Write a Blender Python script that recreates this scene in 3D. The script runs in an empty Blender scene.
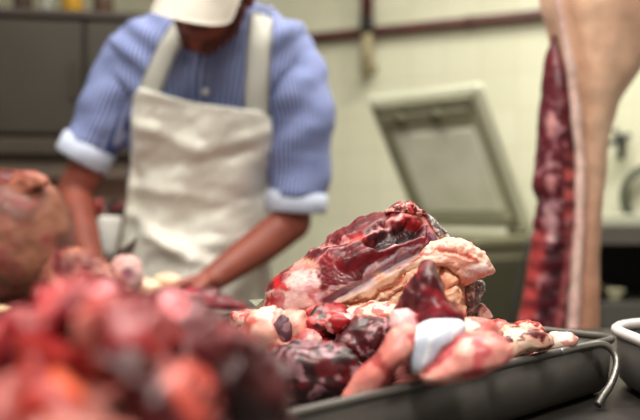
import bpy, bmesh, math, random
import numpy as np
from mathutils import Vector, Matrix
random.seed(7); rng = np.random.RandomState(7)
sc = bpy.context.scene
COL = sc.collection
F = 889.0; CZ = 1.10; HY = 210.0
def P(px, py, d):
    return Vector(((px-320.0)*d/F, d, CZ-(py-HY)*d/F))

# ---------------------------------------------------------------- numpy noise
_perm = rng.permutation(512)
_grad = rng.normal(size=(512, 3)); _grad /= np.linalg.norm(_grad, axis=1)[:, None]
def noise(p):
    p = np.asarray(p, float); i = np.floor(p).astype(int); f = p-i
    u = f*f*f*(f*(f*6-15)+10); out = 0
    for dx in (0, 1):
        for dy in (0, 1):
            for dz in (0, 1):
                h = _perm[(_perm[(_perm[(i[:, 0]+dx) & 511]+i[:, 1]+dy) & 511]+i[:, 2]+dz) & 511]
                g = _grad[h]
                dot = g[:, 0]*(f[:, 0]-dx)+g[:, 1]*(f[:, 1]-dy)+g[:, 2]*(f[:, 2]-dz)
                w = (u[:, 0] if dx else 1-u[:, 0])*(u[:, 1] if dy else 1-u[:, 1])*(u[:, 2] if dz else 1-u[:, 2])
                out = out+w*dot
    return out*1.6
def fbm(p, o=3):
    a = 1.0; s = 0; q = np.asarray(p, float)
    for k in range(o):
        s = s+a*noise(q+k*17.3); q = q*2.03; a *= .5
    return s
def sstep(a, b, x):
    t = np.clip((x-a)/(b-a+1e-9), 0, 1); return t*t*(3-2*t)
def mixc(c, col, m):
    return c*(1-m[:, None])+np.array(lin(col))[None, :]*m[:, None]
def lin(c):
    return tuple(((v/255.0)/12.92 if v/255.0 <= .04045 else (((v/255.0)+.055)/1.055)**2.4) for v in c)
def segdist(x, y, pts):
    best = np.full(x.shape, 1e9)
    for (ax, ay), (bx, by) in zip(pts[:-1], pts[1:]):
        vx, vy = bx-ax, by-ay; L = vx*vx+vy*vy+1e-9
        t = np.clip(((x-ax)*vx+(y-ay)*vy)/L, 0, 1)
        best = np.minimum(best, np.hypot(x-ax-t*vx, y-ay-t*vy))
    return best
def polysd(x, y, poly):
    d = segdist(x, y, poly+[poly[0]]); ins = np.zeros(x.shape, bool)
    n = len(poly)
    for i in range(n):
        ax, ay = poly[i]; bx, by = poly[(i+1) % n]
        c = ((ay > y) != (by > y)) & (x < (bx-ax)*(y-ay)/(by-ay+1e-12)+ax)
        ins ^= c
    return np.where(ins, -d, d)

# ---------------------------------------------------------------- materials
def newmat(name):
    m = bpy.data.materials.new(name); m.use_nodes = True
    nt = m.node_tree; b = nt.nodes['Principled BSDF']; return m, nt, b
def mat(name, col, rough=.5, metal=0, var=.12, scale=12, bump=0, coat=0, trans=0, sss=0, emis=None, es=0, stretch=None):
    m, nt, b = newmat(name); c = lin(col)
    N = nt.nodes; L = nt.links
    tc = N.new('ShaderNodeTexCoord'); mp = N.new('ShaderNodeMapping'); nz = N.new('ShaderNodeTexNoise')
    if stretch: mp.inputs['Scale'].default_value = stretch
    nz.inputs['Scale'].default_value = scale; nz.inputs['Detail'].default_value = 4
    L.new(tc.outputs['Object'], mp.inputs['Vector']); L.new(mp.outputs[0], nz.inputs['Vector'])
    r = N.new('ShaderNodeValToRGB'); r.color_ramp.elements[0].position = .3; r.color_ramp.elements[1].position = .7
    r.color_ramp.elements[0].color = tuple(v*(1-var) for v in c)+(1,)
    r.color_ramp.elements[1].color = tuple(min(1, v*(1+var)) for v in c)+(1,)
    L.new(nz.outputs['Fac'], r.inputs['Fac']); L.new(r.outputs[0], b.inputs['Base Color'])
    b.inputs['Roughness'].default_value = rough; b.inputs['Metallic'].default_value = metal
    if coat: b.inputs['Coat Weight'].default_value = coat; b.inputs['Coat Roughness'].default_value = .15
    if trans: b.inputs['Transmission Weight'].default_value = trans
    if sss:
        b.inputs['Subsurface Weight'].default_value = sss; b.inputs['Subsurface Radius'].default_value = (1, .35, .2)
        b.inputs['Subsurface Scale'].default_value = .01
    if bump:
        bp = N.new('ShaderNodeBump'); bp.inputs['Strength'].default_value = bump; bp.inputs['Distance'].default_value = .01
        L.new(nz.outputs['Fac'], bp.inputs['Height']); L.new(bp.outputs[0], b.inputs['Normal'])
    if emis:
        b.inputs['Emission Color'].default_value = lin(emis)+(1,); b.inputs['Emission Strength'].default_value = es
    return m
def meatmat(name, rough=.46, coat=.16, sss=.12, bump=.14, bscale=220, spec=.35):
    m, nt, b = newmat(name); N = nt.nodes; L = nt.links
    at = N.new('ShaderNodeAttribute'); at.attribute_name = 'Col'
    tc = N.new('ShaderNodeTexCoord'); nz = N.new('ShaderNodeTexNoise'); nz.inputs['Scale'].default_value = bscale*.35
    nz.inputs['Detail'].default_value = 5
    L.new(tc.outputs['Object'], nz.inputs['Vector'])
    mr = N.new('ShaderNodeMapRange'); mr.inputs['From Min'].default_value = .3; mr.inputs['From Max'].default_value = .7
    mr.inputs['To Min'].default_value = .85; mr.inputs['To Max'].default_value = 1.12
    L.new(nz.outputs['Fac'], mr.inputs['Value'])
    mx = N.new('ShaderNodeVectorMath'); mx.operation = 'SCALE'
    L.new(at.outputs['Color'], mx.inputs[0]); L.new(mr.outputs[0], mx.inputs['Scale'])
    L.new(mx.outputs[0], b.inputs['Base Color'])
    b.inputs['Roughness'].default_value = rough; b.inputs['Coat Weight'].default_value = coat; b.inputs['Specular IOR Level'].default_value = spec
    b.inputs['Coat Roughness'].default_value = .18
    b.inputs['Subsurface Weight'].default_value = sss; b.inputs['Subsurface Scale'].default_value = .006
    b.inputs['Subsurface Radius'].default_value = (1, .3, .2)
    n2 = N.new('ShaderNodeTexNoise'); n2.inputs['Scale'].default_value = bscale; n2.inputs['Detail'].default_value = 3
    L.new(tc.outputs['Object'], n2.inputs['Vector'])
    bp = N.new('ShaderNodeBump'); bp.inputs['Strength'].default_value = bump; bp.inputs['Distance'].default_value = .002
    L.new(n2.outputs['Fac'], bp.inputs['Height']); L.new(bp.outputs[0], b.inputs['Normal'])
    return m
MEAT = meatmat('raw_meat'); FATM = meatmat('pork_fat', .5, .15, .2, .2)
SKINP = meatmat('pork_skin', .55, .1, .15, .25, 90)
STEEL = mat('brushed_steel', (132, 128, 122), .38, .85, .15, 30, .05, stretch=(1, 1, 8))
TRAYM = mat('worn_steel_tray', (92, 87, 82), .5, .35, .2, 14, .08)
DSTEEL = mat('dull_dark_steel', (50, 43, 33), .5, .3, .12, 5)
TABLEM = mat('stained_steel_table', (52, 47, 44), .45, .4, .25, 7, .05)
FREEZ = mat('cream_green_enamel', (222, 223, 198), .4, 0, .04, 3)
FREEZD = mat('olive_side_panel', (66, 64, 46), .5, 0, .15, 4)
GASKET = mat('grey_rubber_gasket', (140, 138, 112), .6, 0, .1, 8)
DARK = mat('black_rubber', (28, 24, 22), .6, 0, .2, 8)
RUST = mat('dark_red_pipe_paint', (82, 36, 34), .5, 0, .25, 10)
TAN = mat('tan_pipe_paint', (158, 146, 112), .6, 0, .15, 10)
APRONM = mat('white_vinyl_apron', (244, 242, 230), .38, 0, .04, 6, .05, coat=.15)
CAPM = mat('white_cap_cloth', (240, 233, 222), .7, 0, .04, 20, .05)
CUFFM = mat('pale_blue_cuff_cloth', (200, 208, 228), .8, 0, .06, 40)
HUMAN = mat('human_skin', (134, 66, 50), .5, 0, .16, 18, .1, sss=.05)
HAIRM = mat('dark_brown_hair', (44, 30, 24), .7, 0, .3, 60, .3)
TROUM = mat('dark_grey_trouser_cloth', (60, 58, 62), .85, 0, .1, 20)
WHITEP = mat('white_plastic', (226, 226, 220), .4, 0, .03, 6)
def shirtmat(name):
    m, nt, b = newmat(name); N = nt.nodes; L = nt.links
    at = N.new('ShaderNodeAttribute'); at.attribute_name = 'stripe'
    m1 = N.new('ShaderNodeMath'); m1.operation = 'MULTIPLY'; m1.inputs[1].default_value = 2*math.pi/.0105
    s = N.new('ShaderNodeMath'); s.operation = 'SINE'
    L.new(at.outputs['Fac'], m1.inputs[0]); L.new(m1.outputs[0], s.inputs[0])
    mr = N.new('ShaderNodeMapRange'); mr.interpolation_type = 'SMOOTHSTEP'
    mr.inputs['From Min'].default_value = -.2; mr.inputs['From Max'].default_value = .5
    L.new(s.outputs[0], mr.inputs['Value'])
    tc = N.new('ShaderNodeTexCoord'); nz = N.new('ShaderNodeTexNoise'); nz.inputs['Scale'].default_value = 9
    L.new(tc.outputs['Object'], nz.inputs['Vector'])
    mx = N.new('ShaderNodeMix'); mx.data_type = 'RGBA'
    mx.inputs[6].default_value = lin((66, 84, 144))+(1,); mx.inputs[7].default_value = lin((158, 166, 200))+(1,)
    L.new(mr.outputs[0], mx.inputs[0]); L.new(mx.outputs[2], b.inputs['Base Color'])
    b.inputs['Roughness'].default_value = .85; return m
SHIRTM = shirtmat('blue_striped_cotton')
def tilemat():
    m, nt, b = newmat('pale_wall_tiles'); N = nt.nodes; L = nt.links
    tc = N.new('ShaderNodeTexCoord'); br = N.new('ShaderNodeTexBrick')
    br.offset = 0; br.inputs['Scale'].default_value = 1
    br.inputs['Brick Width'].default_value = .15; br.inputs['Row Height'].default_value = .15
    br.inputs['Mortar Size'].default_value = .003; br.inputs['Mortar Smooth'].default_value = .2
    br.inputs['Color1'].default_value = lin((220, 219, 194))+(1,); br.inputs['Color2'].default_value = lin((214, 213, 186))+(1,)
    br.inputs['Mortar'].default_value = lin((204, 199, 174))+(1,)
    mp = N.new('ShaderNodeMapping'); mp.inputs['Rotation'].default_value = (math.pi/2, 0, 0)
    L.new(tc.outputs['Object'], mp.inputs['Vector']); L.new(mp.outputs[0], br.inputs['Vector'])
    L.new(br.outputs['Color'], b.inputs['Base Color']); b.inputs['Roughness'].default_value = .35
    return m
TILE = tilemat()
FLOORM = mat('red_brown_floor_tile', (112, 84, 70), .5, 0, .2, 3)
CEILM = mat('white_ceiling_paint', (222, 220, 208), .8, 0, .03, 2)

# ---------------------------------------------------------------- mesh helpers
def link(name, me, m, parent=None, smooth=True):
    if m is not None:
        me.materials.clear(); me.materials.append(m)
    if smooth: me.polygons.foreach_set('use_smooth', [True]*len(me.polygons))
    o = bpy.data.objects.new(name, me); COL.objects.link(o)
    if parent:
        o.parent = parent; o.matrix_parent_inverse = Matrix.Identity(4)
        o.matrix_parent_inverse = parent.matrix_basis.inverted()
    return o
def tag(o, label=None, cat=None, group=None, kind=None):
    if label: o['label'] = label
    if cat: o['category'] = cat
    if group: o['group'] = group
    if kind: o['kind'] = kind
    return o
def empty(name, loc, label, cat, group=None):
    o = bpy.data.objects.new(name, None); COL.objects.link(o); o.location = loc; o.empty_display_size = .05
    return tag(o, label, cat, group)
def bm_obj(name, bm, m, parent=None, smooth=True):
    me = bpy.data.meshes.new(name); bmesh.ops.recalc_face_normals(bm, faces=bm.faces); bm.to_mesh(me); bm.free()
    return link(name, me, m, parent, smooth)
def add_box(bm, x0, x1, y0, y1, z0, z1, M=None, bev=0):
    t = bmesh.new(); bmesh.ops.create_cube(t, size=1)
    bmesh.ops.scale(t, vec=(x1-x0, y1-y0, z1-z0), verts=t.verts)
    bmesh.ops.translate(t, vec=((x0+x1)/2, (y0+y1)/2, (z0+z1)/2), verts=t.verts)
    if bev: bmesh.ops.bevel(t, geom=t.edges[:], offset=bev, segments=2, affect='EDGES', profile=.5)
    if M is not None: bmesh.ops.transform(t, matrix=M, verts=t.verts)
    me = bpy.data.meshes.new('t'); t.to_mesh(me); t.free(); bm.from_mesh(me); bpy.data.meshes.remove(me)
def box(name, x0, x1, y0, y1, z0, z1, m, parent=None, M=None, bev=.003):
    bm = bmesh.new(); add_box(bm, x0, x1, y0, y1, z0, z1, M, bev); return bm_obj(name, bm, m, parent, False)
def frame_at(t):
    t = t.normalized(); a = Vector((0, 0, 1)) if abs(t.z) < .9 else Vector((0, 1, 0))
    s = t.cross(a).normalized(); return s, s.cross(t).normalized()
def catmull(pts, n, closed=False):
    pts = [np.array(p, float) for p in pts]; out = []
    m = len(pts); segs = m if closed else m-1
    for i in range(segs):
        if closed: p0, p1, p2, p3 = pts[i-1], pts[i], pts[(i+1) % m], pts[(i+2) % m]
        else: p0, p1, p2, p3 = pts[max(i-1, 0)], pts[i], pts[i+1], pts[min(i+2, m-1)]
        for k in range(n):
            t = k/n; out.append(.5*((2*p1)+(-p0+p2)*t+(2*p0-5*p1+4*p2-p3)*t*t+(-p0+3*p1-3*p2+p3)*t**3))
    if not closed: out.append(pts[-1])
    return out
def add_tube(bm, pts, rad, seg=12, closed=False, smooth_n=0, cap=True):
    if smooth_n: 
        pr = [tuple(p)+((rad[i] if hasattr(rad, '__len__') else rad),) for i, p in enumerate(pts)]
        q = catmull(pr, smooth_n, closed); pts = [Vector(v[:3]) for v in q]; rad = [v[3] for v in q]
    pts = [Vector(p) for p in pts]; n = len(pts)
    if not hasattr(rad, '__len__'): rad = [rad]*n
    rad = [float(v) for v in rad]
    rings = []; s = None
    for i, p in enumerate(pts):
        if closed: t = pts[(i+1) % n]-pts[i-1]
        else: t = pts[min(i+1, n-1)]-pts[max(i-1, 0)]
        t = t.normalized()
        if s is None: s, w = frame_at(t)
        else:
            s = (s-t*s.dot(t)).normalized(); w = s.cross(t).normalized()
        rings.append([bm.verts.new(p+rad[i]*(math.cos(a)*s+math.sin(a)*w)) for a in [2*math.pi*k/seg for k in range(seg)]])
    for i in range(n if closed else n-1):
        a, b = rings[i], rings[(i+1) % n]
        for k in range(seg): bm.faces.new((a[k], a[(k+1) % seg], b[(k+1) % seg], b[k]))
    if cap and not closed:
        bm.faces.new(rings[0]); bm.faces.new(rings[-1][::-1])
    return rings
def tube(name, pts, rad, m, parent=None, **k):
    bm = bmesh.new(); add_tube(bm, pts, rad, **k); return bm_obj(name, bm, m, parent)
def add_ell(bm, c, r, M=None, seg=24):
    t = bmesh.new(); bmesh.ops.create_uvsphere(t, u_segments=seg, v_segments=seg//2, radius=1)
    bmesh.ops.scale(t, vec=r, verts=t.verts)
    if M is not None: bmesh.ops.transform(t, matrix=M, verts=t.verts)
    bmesh.ops.translate(t, vec=c, verts=t.verts)
    me = bpy.data.meshes.new('t'); t.to_mesh(me); t.free(); bm.from_mesh(me); bpy.data.meshes.remove(me)
def add_cone(bm, a, ra, b, rb, seg=16):
    a = Vector(a); b = Vector(b)
    add_ell(bm, a, (ra,)*3, seg=seg); add_ell(bm, b, (rb,)*3, seg=seg)
    add_tube(bm, [a, b], [ra*.995, rb*.995], seg=seg)
def chain(bm, pts):
    for (a, ra), (b, rb) in zip(pts[:-1], pts[1:]): add_cone(bm, a, ra, b, rb)
def remesh(bm, vox, smooth=4):
    """merge overlapping solids into one continuous surface"""
    me = bpy.data.meshes.new('r'); bmesh.ops.recalc_face_normals(bm, faces=bm.faces); bm.to_mesh(me); bm.free()
    o = bpy.data.objects.new('r', me); COL.objects.link(o)
    r = o.modifiers.new('r', 'REMESH'); r.mode = 'VOXEL'; r.voxel_size = vox
    s = o.modifiers.new('s', 'SMOOTH'); s.iterations = smooth; s.factor = .5
    dg = bpy.context.evaluated_depsgraph_get(); ev = o.evaluated_get(dg)
    out = bpy.data.meshes.new_from_object(ev, depsgraph=dg)
    bpy.data.objects.remove(o); bpy.data.meshes.remove(me); return out
def getco(me):
    a = np.empty(len(me.vertices)*3); me.vertices.foreach_get('co', a); return a.reshape(-1, 3)
def getno(me):
    a = np.empty(len(me.vertices)*3); me.vertex_normals.foreach_get('vector', a); return a.reshape(-1, 3)
def setco(me, co):
    me.vertices.foreach_set('co', co.ravel()); me.update()
def setcol(me, c):
    c = np.clip(c, 0, 1); a = me.color_attributes.new('Col', 'FLOAT_COLOR', 'POINT')
    a.data.foreach_set('color', np.hstack([c, np.ones((len(c), 1))]).ravel())
def setfl(me, name, v):
    a = me.attributes.new(name, 'FLOAT', 'POINT'); a.data.foreach_set('value', np.asarray(v, float))
def gridmesh(name, V, nu, nv, closed_u=True, poles=None):
    """V: nv rings of nu points"""
    faces = []
    for j in range(nv-1):
        for i in range(nu if closed_u else nu-1):
            k = (i+1) % nu
            faces.append((j*nu+i, j*nu+k, (j+1)*nu+k, (j+1)*nu+i))
    verts = [tuple(v) for v in V]
    if poles is not None:
        n0 = len(verts); verts += [tuple(poles[0]), tuple(poles[1])]
        for i in range(nu):
            k = (i+1) % nu; faces.append((n0, k, i)); faces.append((n0+1, (nv-1)*nu+i, (nv-1)*nu+k))
    me = bpy.data.meshes.new(name); me.from_pydata(verts, [], faces); me.update(); return me

def blob(name, outline, d, tf, tb, paint, m=None, parent=None, M=120, N=48, pw=.85, nz=(.004, 40, 3), disp=None,
         center=None, slant=0.0, slantz=0.0, rough_edge=0.0):
    """solid lump: silhouette from `outline`, real thickness tf (near side) and tb (far side)"""
    o = np.array(catmull(outline, 12, True))
    seg = np.r_[0, np.cumsum(np.hypot(*np.diff(np.vstack([o, o[:1]]), axis=0).T))]
    s = np.linspace(0, seg[-1], M, endpoint=False)
    ox = np.interp(s, seg, np.r_[o[:, 0], o[0, 0]]); oy = np.interp(s, seg, np.r_[o[:, 1], o[0, 1]])
    sx, sy = ox.copy(), oy.copy()
    if rough_edge:
        n = fbm(np.c_[ox*.09, oy*.09, np.full(M, d*7)], 3)
        cx0, cy0 = ox.mean(), oy.mean(); L = np.hypot(ox-cx0, oy-cy0)
        ox = ox+(ox-cx0)/L*n*rough_edge; oy = oy+(oy-cy0)/L*n*rough_edge
    c = np.array(center if center else (ox.mean(), oy.mean()))
    ph = np.linspace(0, math.pi, N+2)[1:-1]
    V = []; PXY = []
    for p in ph:
        r = math.sin(p)**pw
        k6 = math.sin(p)**9; x = c[0]+(sx-c[0])*r+(ox-sx)*k6; y = c[1]+(sy-c[1])*r+(oy-sy)*k6
        dy = -math.cos(p); T = tf if dy < 0 else tb
        X = (x-320)*d/F; Z = CZ-(y-HY)*d/F
        Y = d+dy*T+slant*(X-(c[0]-320)*d/F)+slantz*(Z-(CZ-(c[1]-HY)*d/F))
        V.append(np.c_[X, np.full(M, 0)+Y, Z]); PXY.append(np.c_[x, y])
    V = np.vstack(V); PXY = np.vstack(PXY)
    p0 = np.array([(c[0]-320)*d/F, d-tf, CZ-(c[1]-HY)*d/F]); p1 = p0+[0, tf+tb, 0]
    me = gridmesh(name, V, M, N, True, (p0, p1))
    PXY = np.vstack([PXY, c[None], c[None]])
    co = getco(me); no = getno(me)
    dd = nz[0]*fbm(co*nz[1]+d*31, nz[2]) if nz else 0
    if disp is not None: k0 = d/(d-.7*tf); dd = dd+disp((PXY[:, 0]-320)*k0+320, (PXY[:, 1]-HY)*k0+HY, co)
    co = co+no*np.reshape(dd, (-1, 1)); setco(me, co)
    kk = d/(d-.7*tf); PXY = (PXY-[320, HY])*kk+[320, HY]
    cc = paint(PXY[:, 0], PXY[:, 1], co)
    if m is None or m is MEAT: cc = np.clip(cc, 0, 1)**1.22*.95
    setcol(me, cc)
    bm = bmesh.new(); bm.from_mesh(me); bpy.data.meshes.remove(me)
    return bm_obj(name, bm, m or MEAT, parent)
def flat(n, col): return np.tile(np.array(lin(col)), (n, 1))
def patchy(cols, sc=40, seed=0, sharp=.25):
    def f(x, y, co):
        c = flat(len(x), cols[0])
        for i, k in enumerate(cols[1:]):
            n = fbm(co*sc*(1+.3*i)+seed*3.1+i*11, 3)
            c = mixc(c, k, sstep(.05, .05+sharp, n))
        return c
    return f

# ---------------------------------------------------------------- camera & render settings
cam = bpy.data.cameras.new('camera'); co_ = bpy.data.objects.new('camera', cam); COL.objects.link(co_)
co_.location = (0, 0, CZ); co_.rotation_euler = (math.pi/2, 0, 0)
cam.lens = 50; cam.sensor_width = 36; cam.clip_start = .05
cam.dof.use_dof = True; cam.dof.focus_distance = .895; cam.dof.aperture_fstop = 3.2
sc.camera = co_
sc.view_settings.view_transform = 'Standard'; sc.view_settings.look = 'None'; sc.view_settings.gamma = 1
sc.view_settings.exposure = 0.07
w = bpy.data.worlds.new('world'); sc.world = w; w.use_nodes = True
w.node_tree.nodes['Background'].inputs[0].default_value = lin((236, 230, 214))+(1,)
w.node_tree.nodes['Background'].inputs[1].default_value = .38

# ---------------------------------------------------------------- setting
box('floor', -3.6, 2.6, -.6, 5.6, -.08, 0, FLOORM, bev=0)['kind'] = 'structure'
box('ceiling', -3.6, 2.6, -.6, 5.6, 2.9, 2.98, CEILM, bev=0)['kind'] = 'structure'
wa = Vector((-.022, 3.93, 0)); wd = Vector((.889, -.458, 0)).normalized(); wn = Vector((-wd.y, wd.x, 0))
WM = Matrix(((wd.x, wn.x, 0, wa.x), (wd.y, wn.y, 0, wa.y), (0, 0, 1, 0), (0, 0, 0, 1)))
wall = box('wall_back', -3.2, 2.6, 0, .1, 0, 2.9, TILE, bev=0); wall.matrix_world = WM; wall['kind'] = 'structure'
def wp(px, py, off=0):     # point on the back wall seen at px, py, `off` metres in front of it
    k = (px-320)/F; a = wa-wn*off
    t = (k*a.y-a.x)/(wd.x-k*wd.y); p = a+wd*t
    return Vector((p.x, p.y, CZ-(py-HY)*p.y/F)), t
# pipes on the wall
bm = bmesh.new(); z = 1.855
a = wa-wn*.035+wd*(-2.6); b = wa-wn*.035+wd*2.5
add_tube(bm, [Vector((a.x, a.y, z)), Vector((b.x, b.y, z))], .021, 16)
o = bm_obj('wall_pipe', bm, RUST); tag(o, 'dark red horizontal pipe running along the pale tiled wall', 'pipe')
for k in (-2.0, -.6, .25, .72, 1.8):
    p = wa+wd*k; bm = bmesh.new()
    add_tube(bm, [Vector((p.x, p.y, z))-wn*.045, Vector((p.x, p.y, z))+wn*.0], .012, 10)
    add_tube(bm, [Vector((p.x, p.y, z))-wn*.035-wd*.012, Vector((p.x, p.y, z))-wn*.035+wd*.012], .025, 16)
    bm_obj('bracket', bm, RUST, o)
p, t = wp(367, 40, .075)
root = empty('drop_pipe', (p.x, p.y, 1.69), 'vertical pipe crossing the red wall pipe, dark above and tan below', 'pipe')
tube('upper_pipe', [(p.x, p.y, 1.875), (p.x, p.y, 2.9)], .026, RUST, root, seg=16)
tube('lower_pipe', [(p.x, p.y, 1.665), (p.x, p.y, 1.88)], .025, TAN, root, seg=16)
tube('coupling', [(p.x, p.y, 1.84), (p.x, p.y, 1.91)], .03, DARK, root, seg=16)
tube('spout', [(p.x, p.y, 1.70), tuple(Vector((p.x, p.y, 1.70))+wn*.08)], .017, TAN, root, seg=12)

# ceiling lamps
def lamp(x, y, label, en, sx=1.2, sy=.3):
    r = empty('ceiling_light', (x, y, 2.84), label, 'ceiling light', 'fluorescent ceiling lights')
    box('housing', x-sx/2-.03, x+sx/2+.03, y-sy/2-.03, y+sy/2+.03, 2.84, 2.9, WHITEP, r)
    box('diffuser', x-sx/2, x+sx/2, y-sy/2, y+sy/2, 2.825, 2.842, mat('lamp_diffuser', (255, 252, 240), .5, emis=(255, 250, 235), es=4), r)
    l = bpy.data.lights.new('lamp', 'AREA'); l.shape = 'RECTANGLE'; l.size = sx; l.size_y = sy; l.energy = en; l.color = (1, .97, .9)
    lo = bpy.data.objects.new('tube_lamp', l); COL.objects.link(lo); lo.location = (x, y, 2.82)
lamp(.1, 1.45, 'long ceiling light above the steel worktable', 30)
lamp(.9, 2.3, 'long ceiling light above the pork carcass near tiled wall', 40)
lamp(-.9, 1.2, 'long ceiling light above the butcher', 18)
lamp(-.1, -.25, 'added unseen fill light at the camera end of the room', 58)  # unseen lamp added to brighten the apron and carcass skin

# ---------------------------------------------------------------- chest freezer with open lid
d0 = 3.0; A = P(417, 228, d0)
hd = Vector((P(531, 228, 2.67).x-A.x, -.33, 0)); hl = hd.length; hu = hd/hl; hn = Vector((-hu.y, hu.x, 0))   # hn points away
fr = empty('chest_freezer', (A.x+.1, A.y-.2, 0), 'cream and olive chest freezer with its lid propped open', 'freezer')
FM = Matrix(((hu.x, hn.x, 0, A.x), (hu.y, hn.y, 0, A.y), (0, 0, 1, 0), (0, 0, 0, 1)))
Zt = A.z
W = hl
box('body', -.03, W+.03, -.30, .06, .12, Zt-.085, FREEZD, fr, FM, .012)
box('control_panel', .09, W-.02, -.315, -.295, Zt-.15, Zt-.095, mat('faded_panel', (118, 114, 84), .5), fr, FM, .004)
box('top_rim', -.04, W+.04, -.32, .08, Zt-.05, Zt-.015, mat('worn_olive_rim', (112, 110, 84), .5), fr, FM, .01)
box('rim_gasket', -.03, W+.03, -.30, .06, Zt-.085, Zt-.05, GASKET, fr, FM, .004)
for (fx, fy) in ((.02, -.25), (W-.02, -.25), (.02, 0), (W-.02, 0)):
    box('foot', fx-.03, fx+.03, fy-.03, fy+.03, 0, .125, DARK, fr, FM, .004)
# lid: local u along hinge, v up the lid, tilted backwards
C = P(365, 100, 3.0)                         # desired top-left corner, solve for depth so that it is square to the hinge
rel = None
best = None
for dd in np.linspace(2.4, 3.3, 300):
    q = P(364, 99, dd)-A; e = abs(q.normalized().dot(hu))
    if best is None or e < best[0]: best = (e, q)
lv = best[1]; LH = lv.length; lu = lv.normalized(); ln = hu.cross(lu).normalized()   # ln toward the viewer or away
if ln.y > 0: ln = -ln
LM = Matrix(((hu.x, lu.x, ln.x, A.x), (hu.y, lu.y, ln.y, A.y), (hu.z, lu.z, ln.z, A.z), (0, 0, 0, 1)))
Mx = LM
lid = box('lid', -.0, W, .0, LH, -.03, 0, FREEZ, fr, Mx, .018)
bm = bmesh.new(); e = .028
for (x0, x1, y0, y1) in ((e, W-e, LH-e-.016, LH-e), (e, e+.03, e, LH-e), (W-e-.014, W-e, e, LH-e), (e, W-e, e, e+.014)):
    add_box(bm, x0, x1, y0, y1, -.001, .014, Mx, .004)
bm_obj('lid_seal', bm, GASKET, lid, False)
box('inner_liner', e+.05, W-e-.04, e+.04, LH-.13, -.001, .012, mat('white_liner', (250, 252, 226), .5), lid, Mx, .008)
box('lid_bar', e+.03, W-e-.03, LH-.095, LH-.06, -.001, .018, GASKET, lid, Mx, .004)
for k in (.3, .62):
    bm = bmesh.new(); c = Mx @ Vector((W*k, LH-.075, .0)); add_tube(bm, [c, c+ln*.03], .024, 20); bm_obj('round_latch', bm, mat('olive_latch', (104, 102, 78), .5), lid)
for k in (.1, .9):
    bm = bmesh.new(); c = A+hu*W*k; add_tube(bm, [c-hu*.03, c+hu*.03], .016, 12); bm_obj('hinge', bm, GASKET, fr)
o = tube('body_edge_line', [P(534, 232, 2.42), P(529, 245, 2.38), P(521, 275, 2.36), P(512, 315, 2.34), P(508, 360, 2.33), P(520, 460, 2.34), (.62, 2.35, .03), (.75, 2.5, .008)], .006, DARK, smooth_n=6, seg=8)  # added dark tube drawn in place of the freezer's body edge
tag(o, 'added dark cord hanging down in front of the chest freezer', 'edge_line')

# ---------------------------------------------------------------- right-hand shelf unit
d = 2.55
ru = empty('steel_shelf_unit', (P(700, 0, d).x, d+.25, 0), 'stainless shelf unit with a pale top behind the carcass', 'shelf unit')
x0 = P(594, 0, d).x; x1 = P(780, 0, d).x; y1_ = d+.5
zt = CZ-(215-HY)*d/F
box('top_shelf', x0, x1, d, y1_, zt-.03, zt, mat('pale_worktop', (196, 198, 176), .3, 0, .05, 5), ru)
box('front_rail', x0, x1, d-.004, d+.03, zt-.085, zt-.03, STEEL, ru)
box('back_panel', x0, x1, y1_-.02, y1_, .1, zt-.03, DARK, ru)
box('side_panel', x0, x0+.02, d+.01, y1_, .1, zt-.03, DARK, ru)
box('side_panel', x1-.02, x1, d+.01, y1_, .1, zt-.03, DARK, ru)
zl = CZ-(303-HY)*d/F
box('lower_shelf', x0+.02, x1-.02, d, y1_-.02, zl-.075, zl, mat('grey_shelf', (92, 90, 84), .5, .3, .1, 5), ru)
for fx in (x0+.03, x1-.03):
    for fy in (d+.04, y1_-.04): box('leg', fx-.02, fx+.02, fy-.02, fy+.02, 0, .1, STEEL, ru)
ca, cb = P(600, 0, d+.03).x+.03, P(624, 0, d+.03).x
bm = bmesh.new(); add_box(bm, ca, cb, d+.04, d+.2, zl, zl+.034, None, .012); add_box(bm, ca-.006, cb+.006, d+.034, d+.206, zl+.026, zl+.036, None, .004)
tag(bm_obj('food_box', bm, mat('cream_plastic', (196, 190, 158), .45), None), 'small cream lidded plastic box on the lower steel shelf', 'box')

# wall fittings on the right
p, t = wp(623, 141, .0)
vr = empty('wall_valve', p, 'small black tap valve on the wall beside the carcass', 'valve')
bm = bmesh.new(); add_tube(bm, [p+wn*.0, p-wn*.07], .016, 14); bm_obj('valve_body', bm, DARK, vr)
bm = bmesh.new(); c = p-wn*.07
add_tube(bm, [c, c-wn*.018], .018, 14)
for k in range(4):
    a = k*math.pi/2+.4; q = wd*math.cos(a)+Vector((0, 0, math.sin(a)))
    add_tube(bm, [c-wn*.009, c-wn*.009+q*.04], [.009, .012], 10)
bm_obj('star_handle', bm, DARK, vr)
bm = bmesh.new(); add_tube(bm, [p-wn*.04, p-wn*.045-Vector((0, 0, .07))], .012, 12); bm_obj('spout', bm, DARK, vr)
p, t = wp(650, 196, .04)
hr = empty('hose_coil', p, 'coiled dark hose hanging on the wall above the pale shelf top', 'hose')
bm = bmesh.new(); pts = []
for k in range(73):
    a = k/72*2*math.pi*3; r = .10-.006*(k/24); pts.append(p+wd*math.cos(a)*r+Vector((0, 0, math.sin(a)*r*1.1))-wn*(.008*k/24))
add_tube(bm, pts, .009, 8); bm_obj('hose', bm, mat('dark_green_hose', (58, 66, 48), .5), hr)
bm = bmesh.new(); q = p+Vector((0, 0, .105)); add_tube(bm, [q+wn*.045, q-wn*.05, q-wn*.055+Vector((0, 0, .03))], .006, 8); bm_obj('hook', bm, STEEL, hr)

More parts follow.
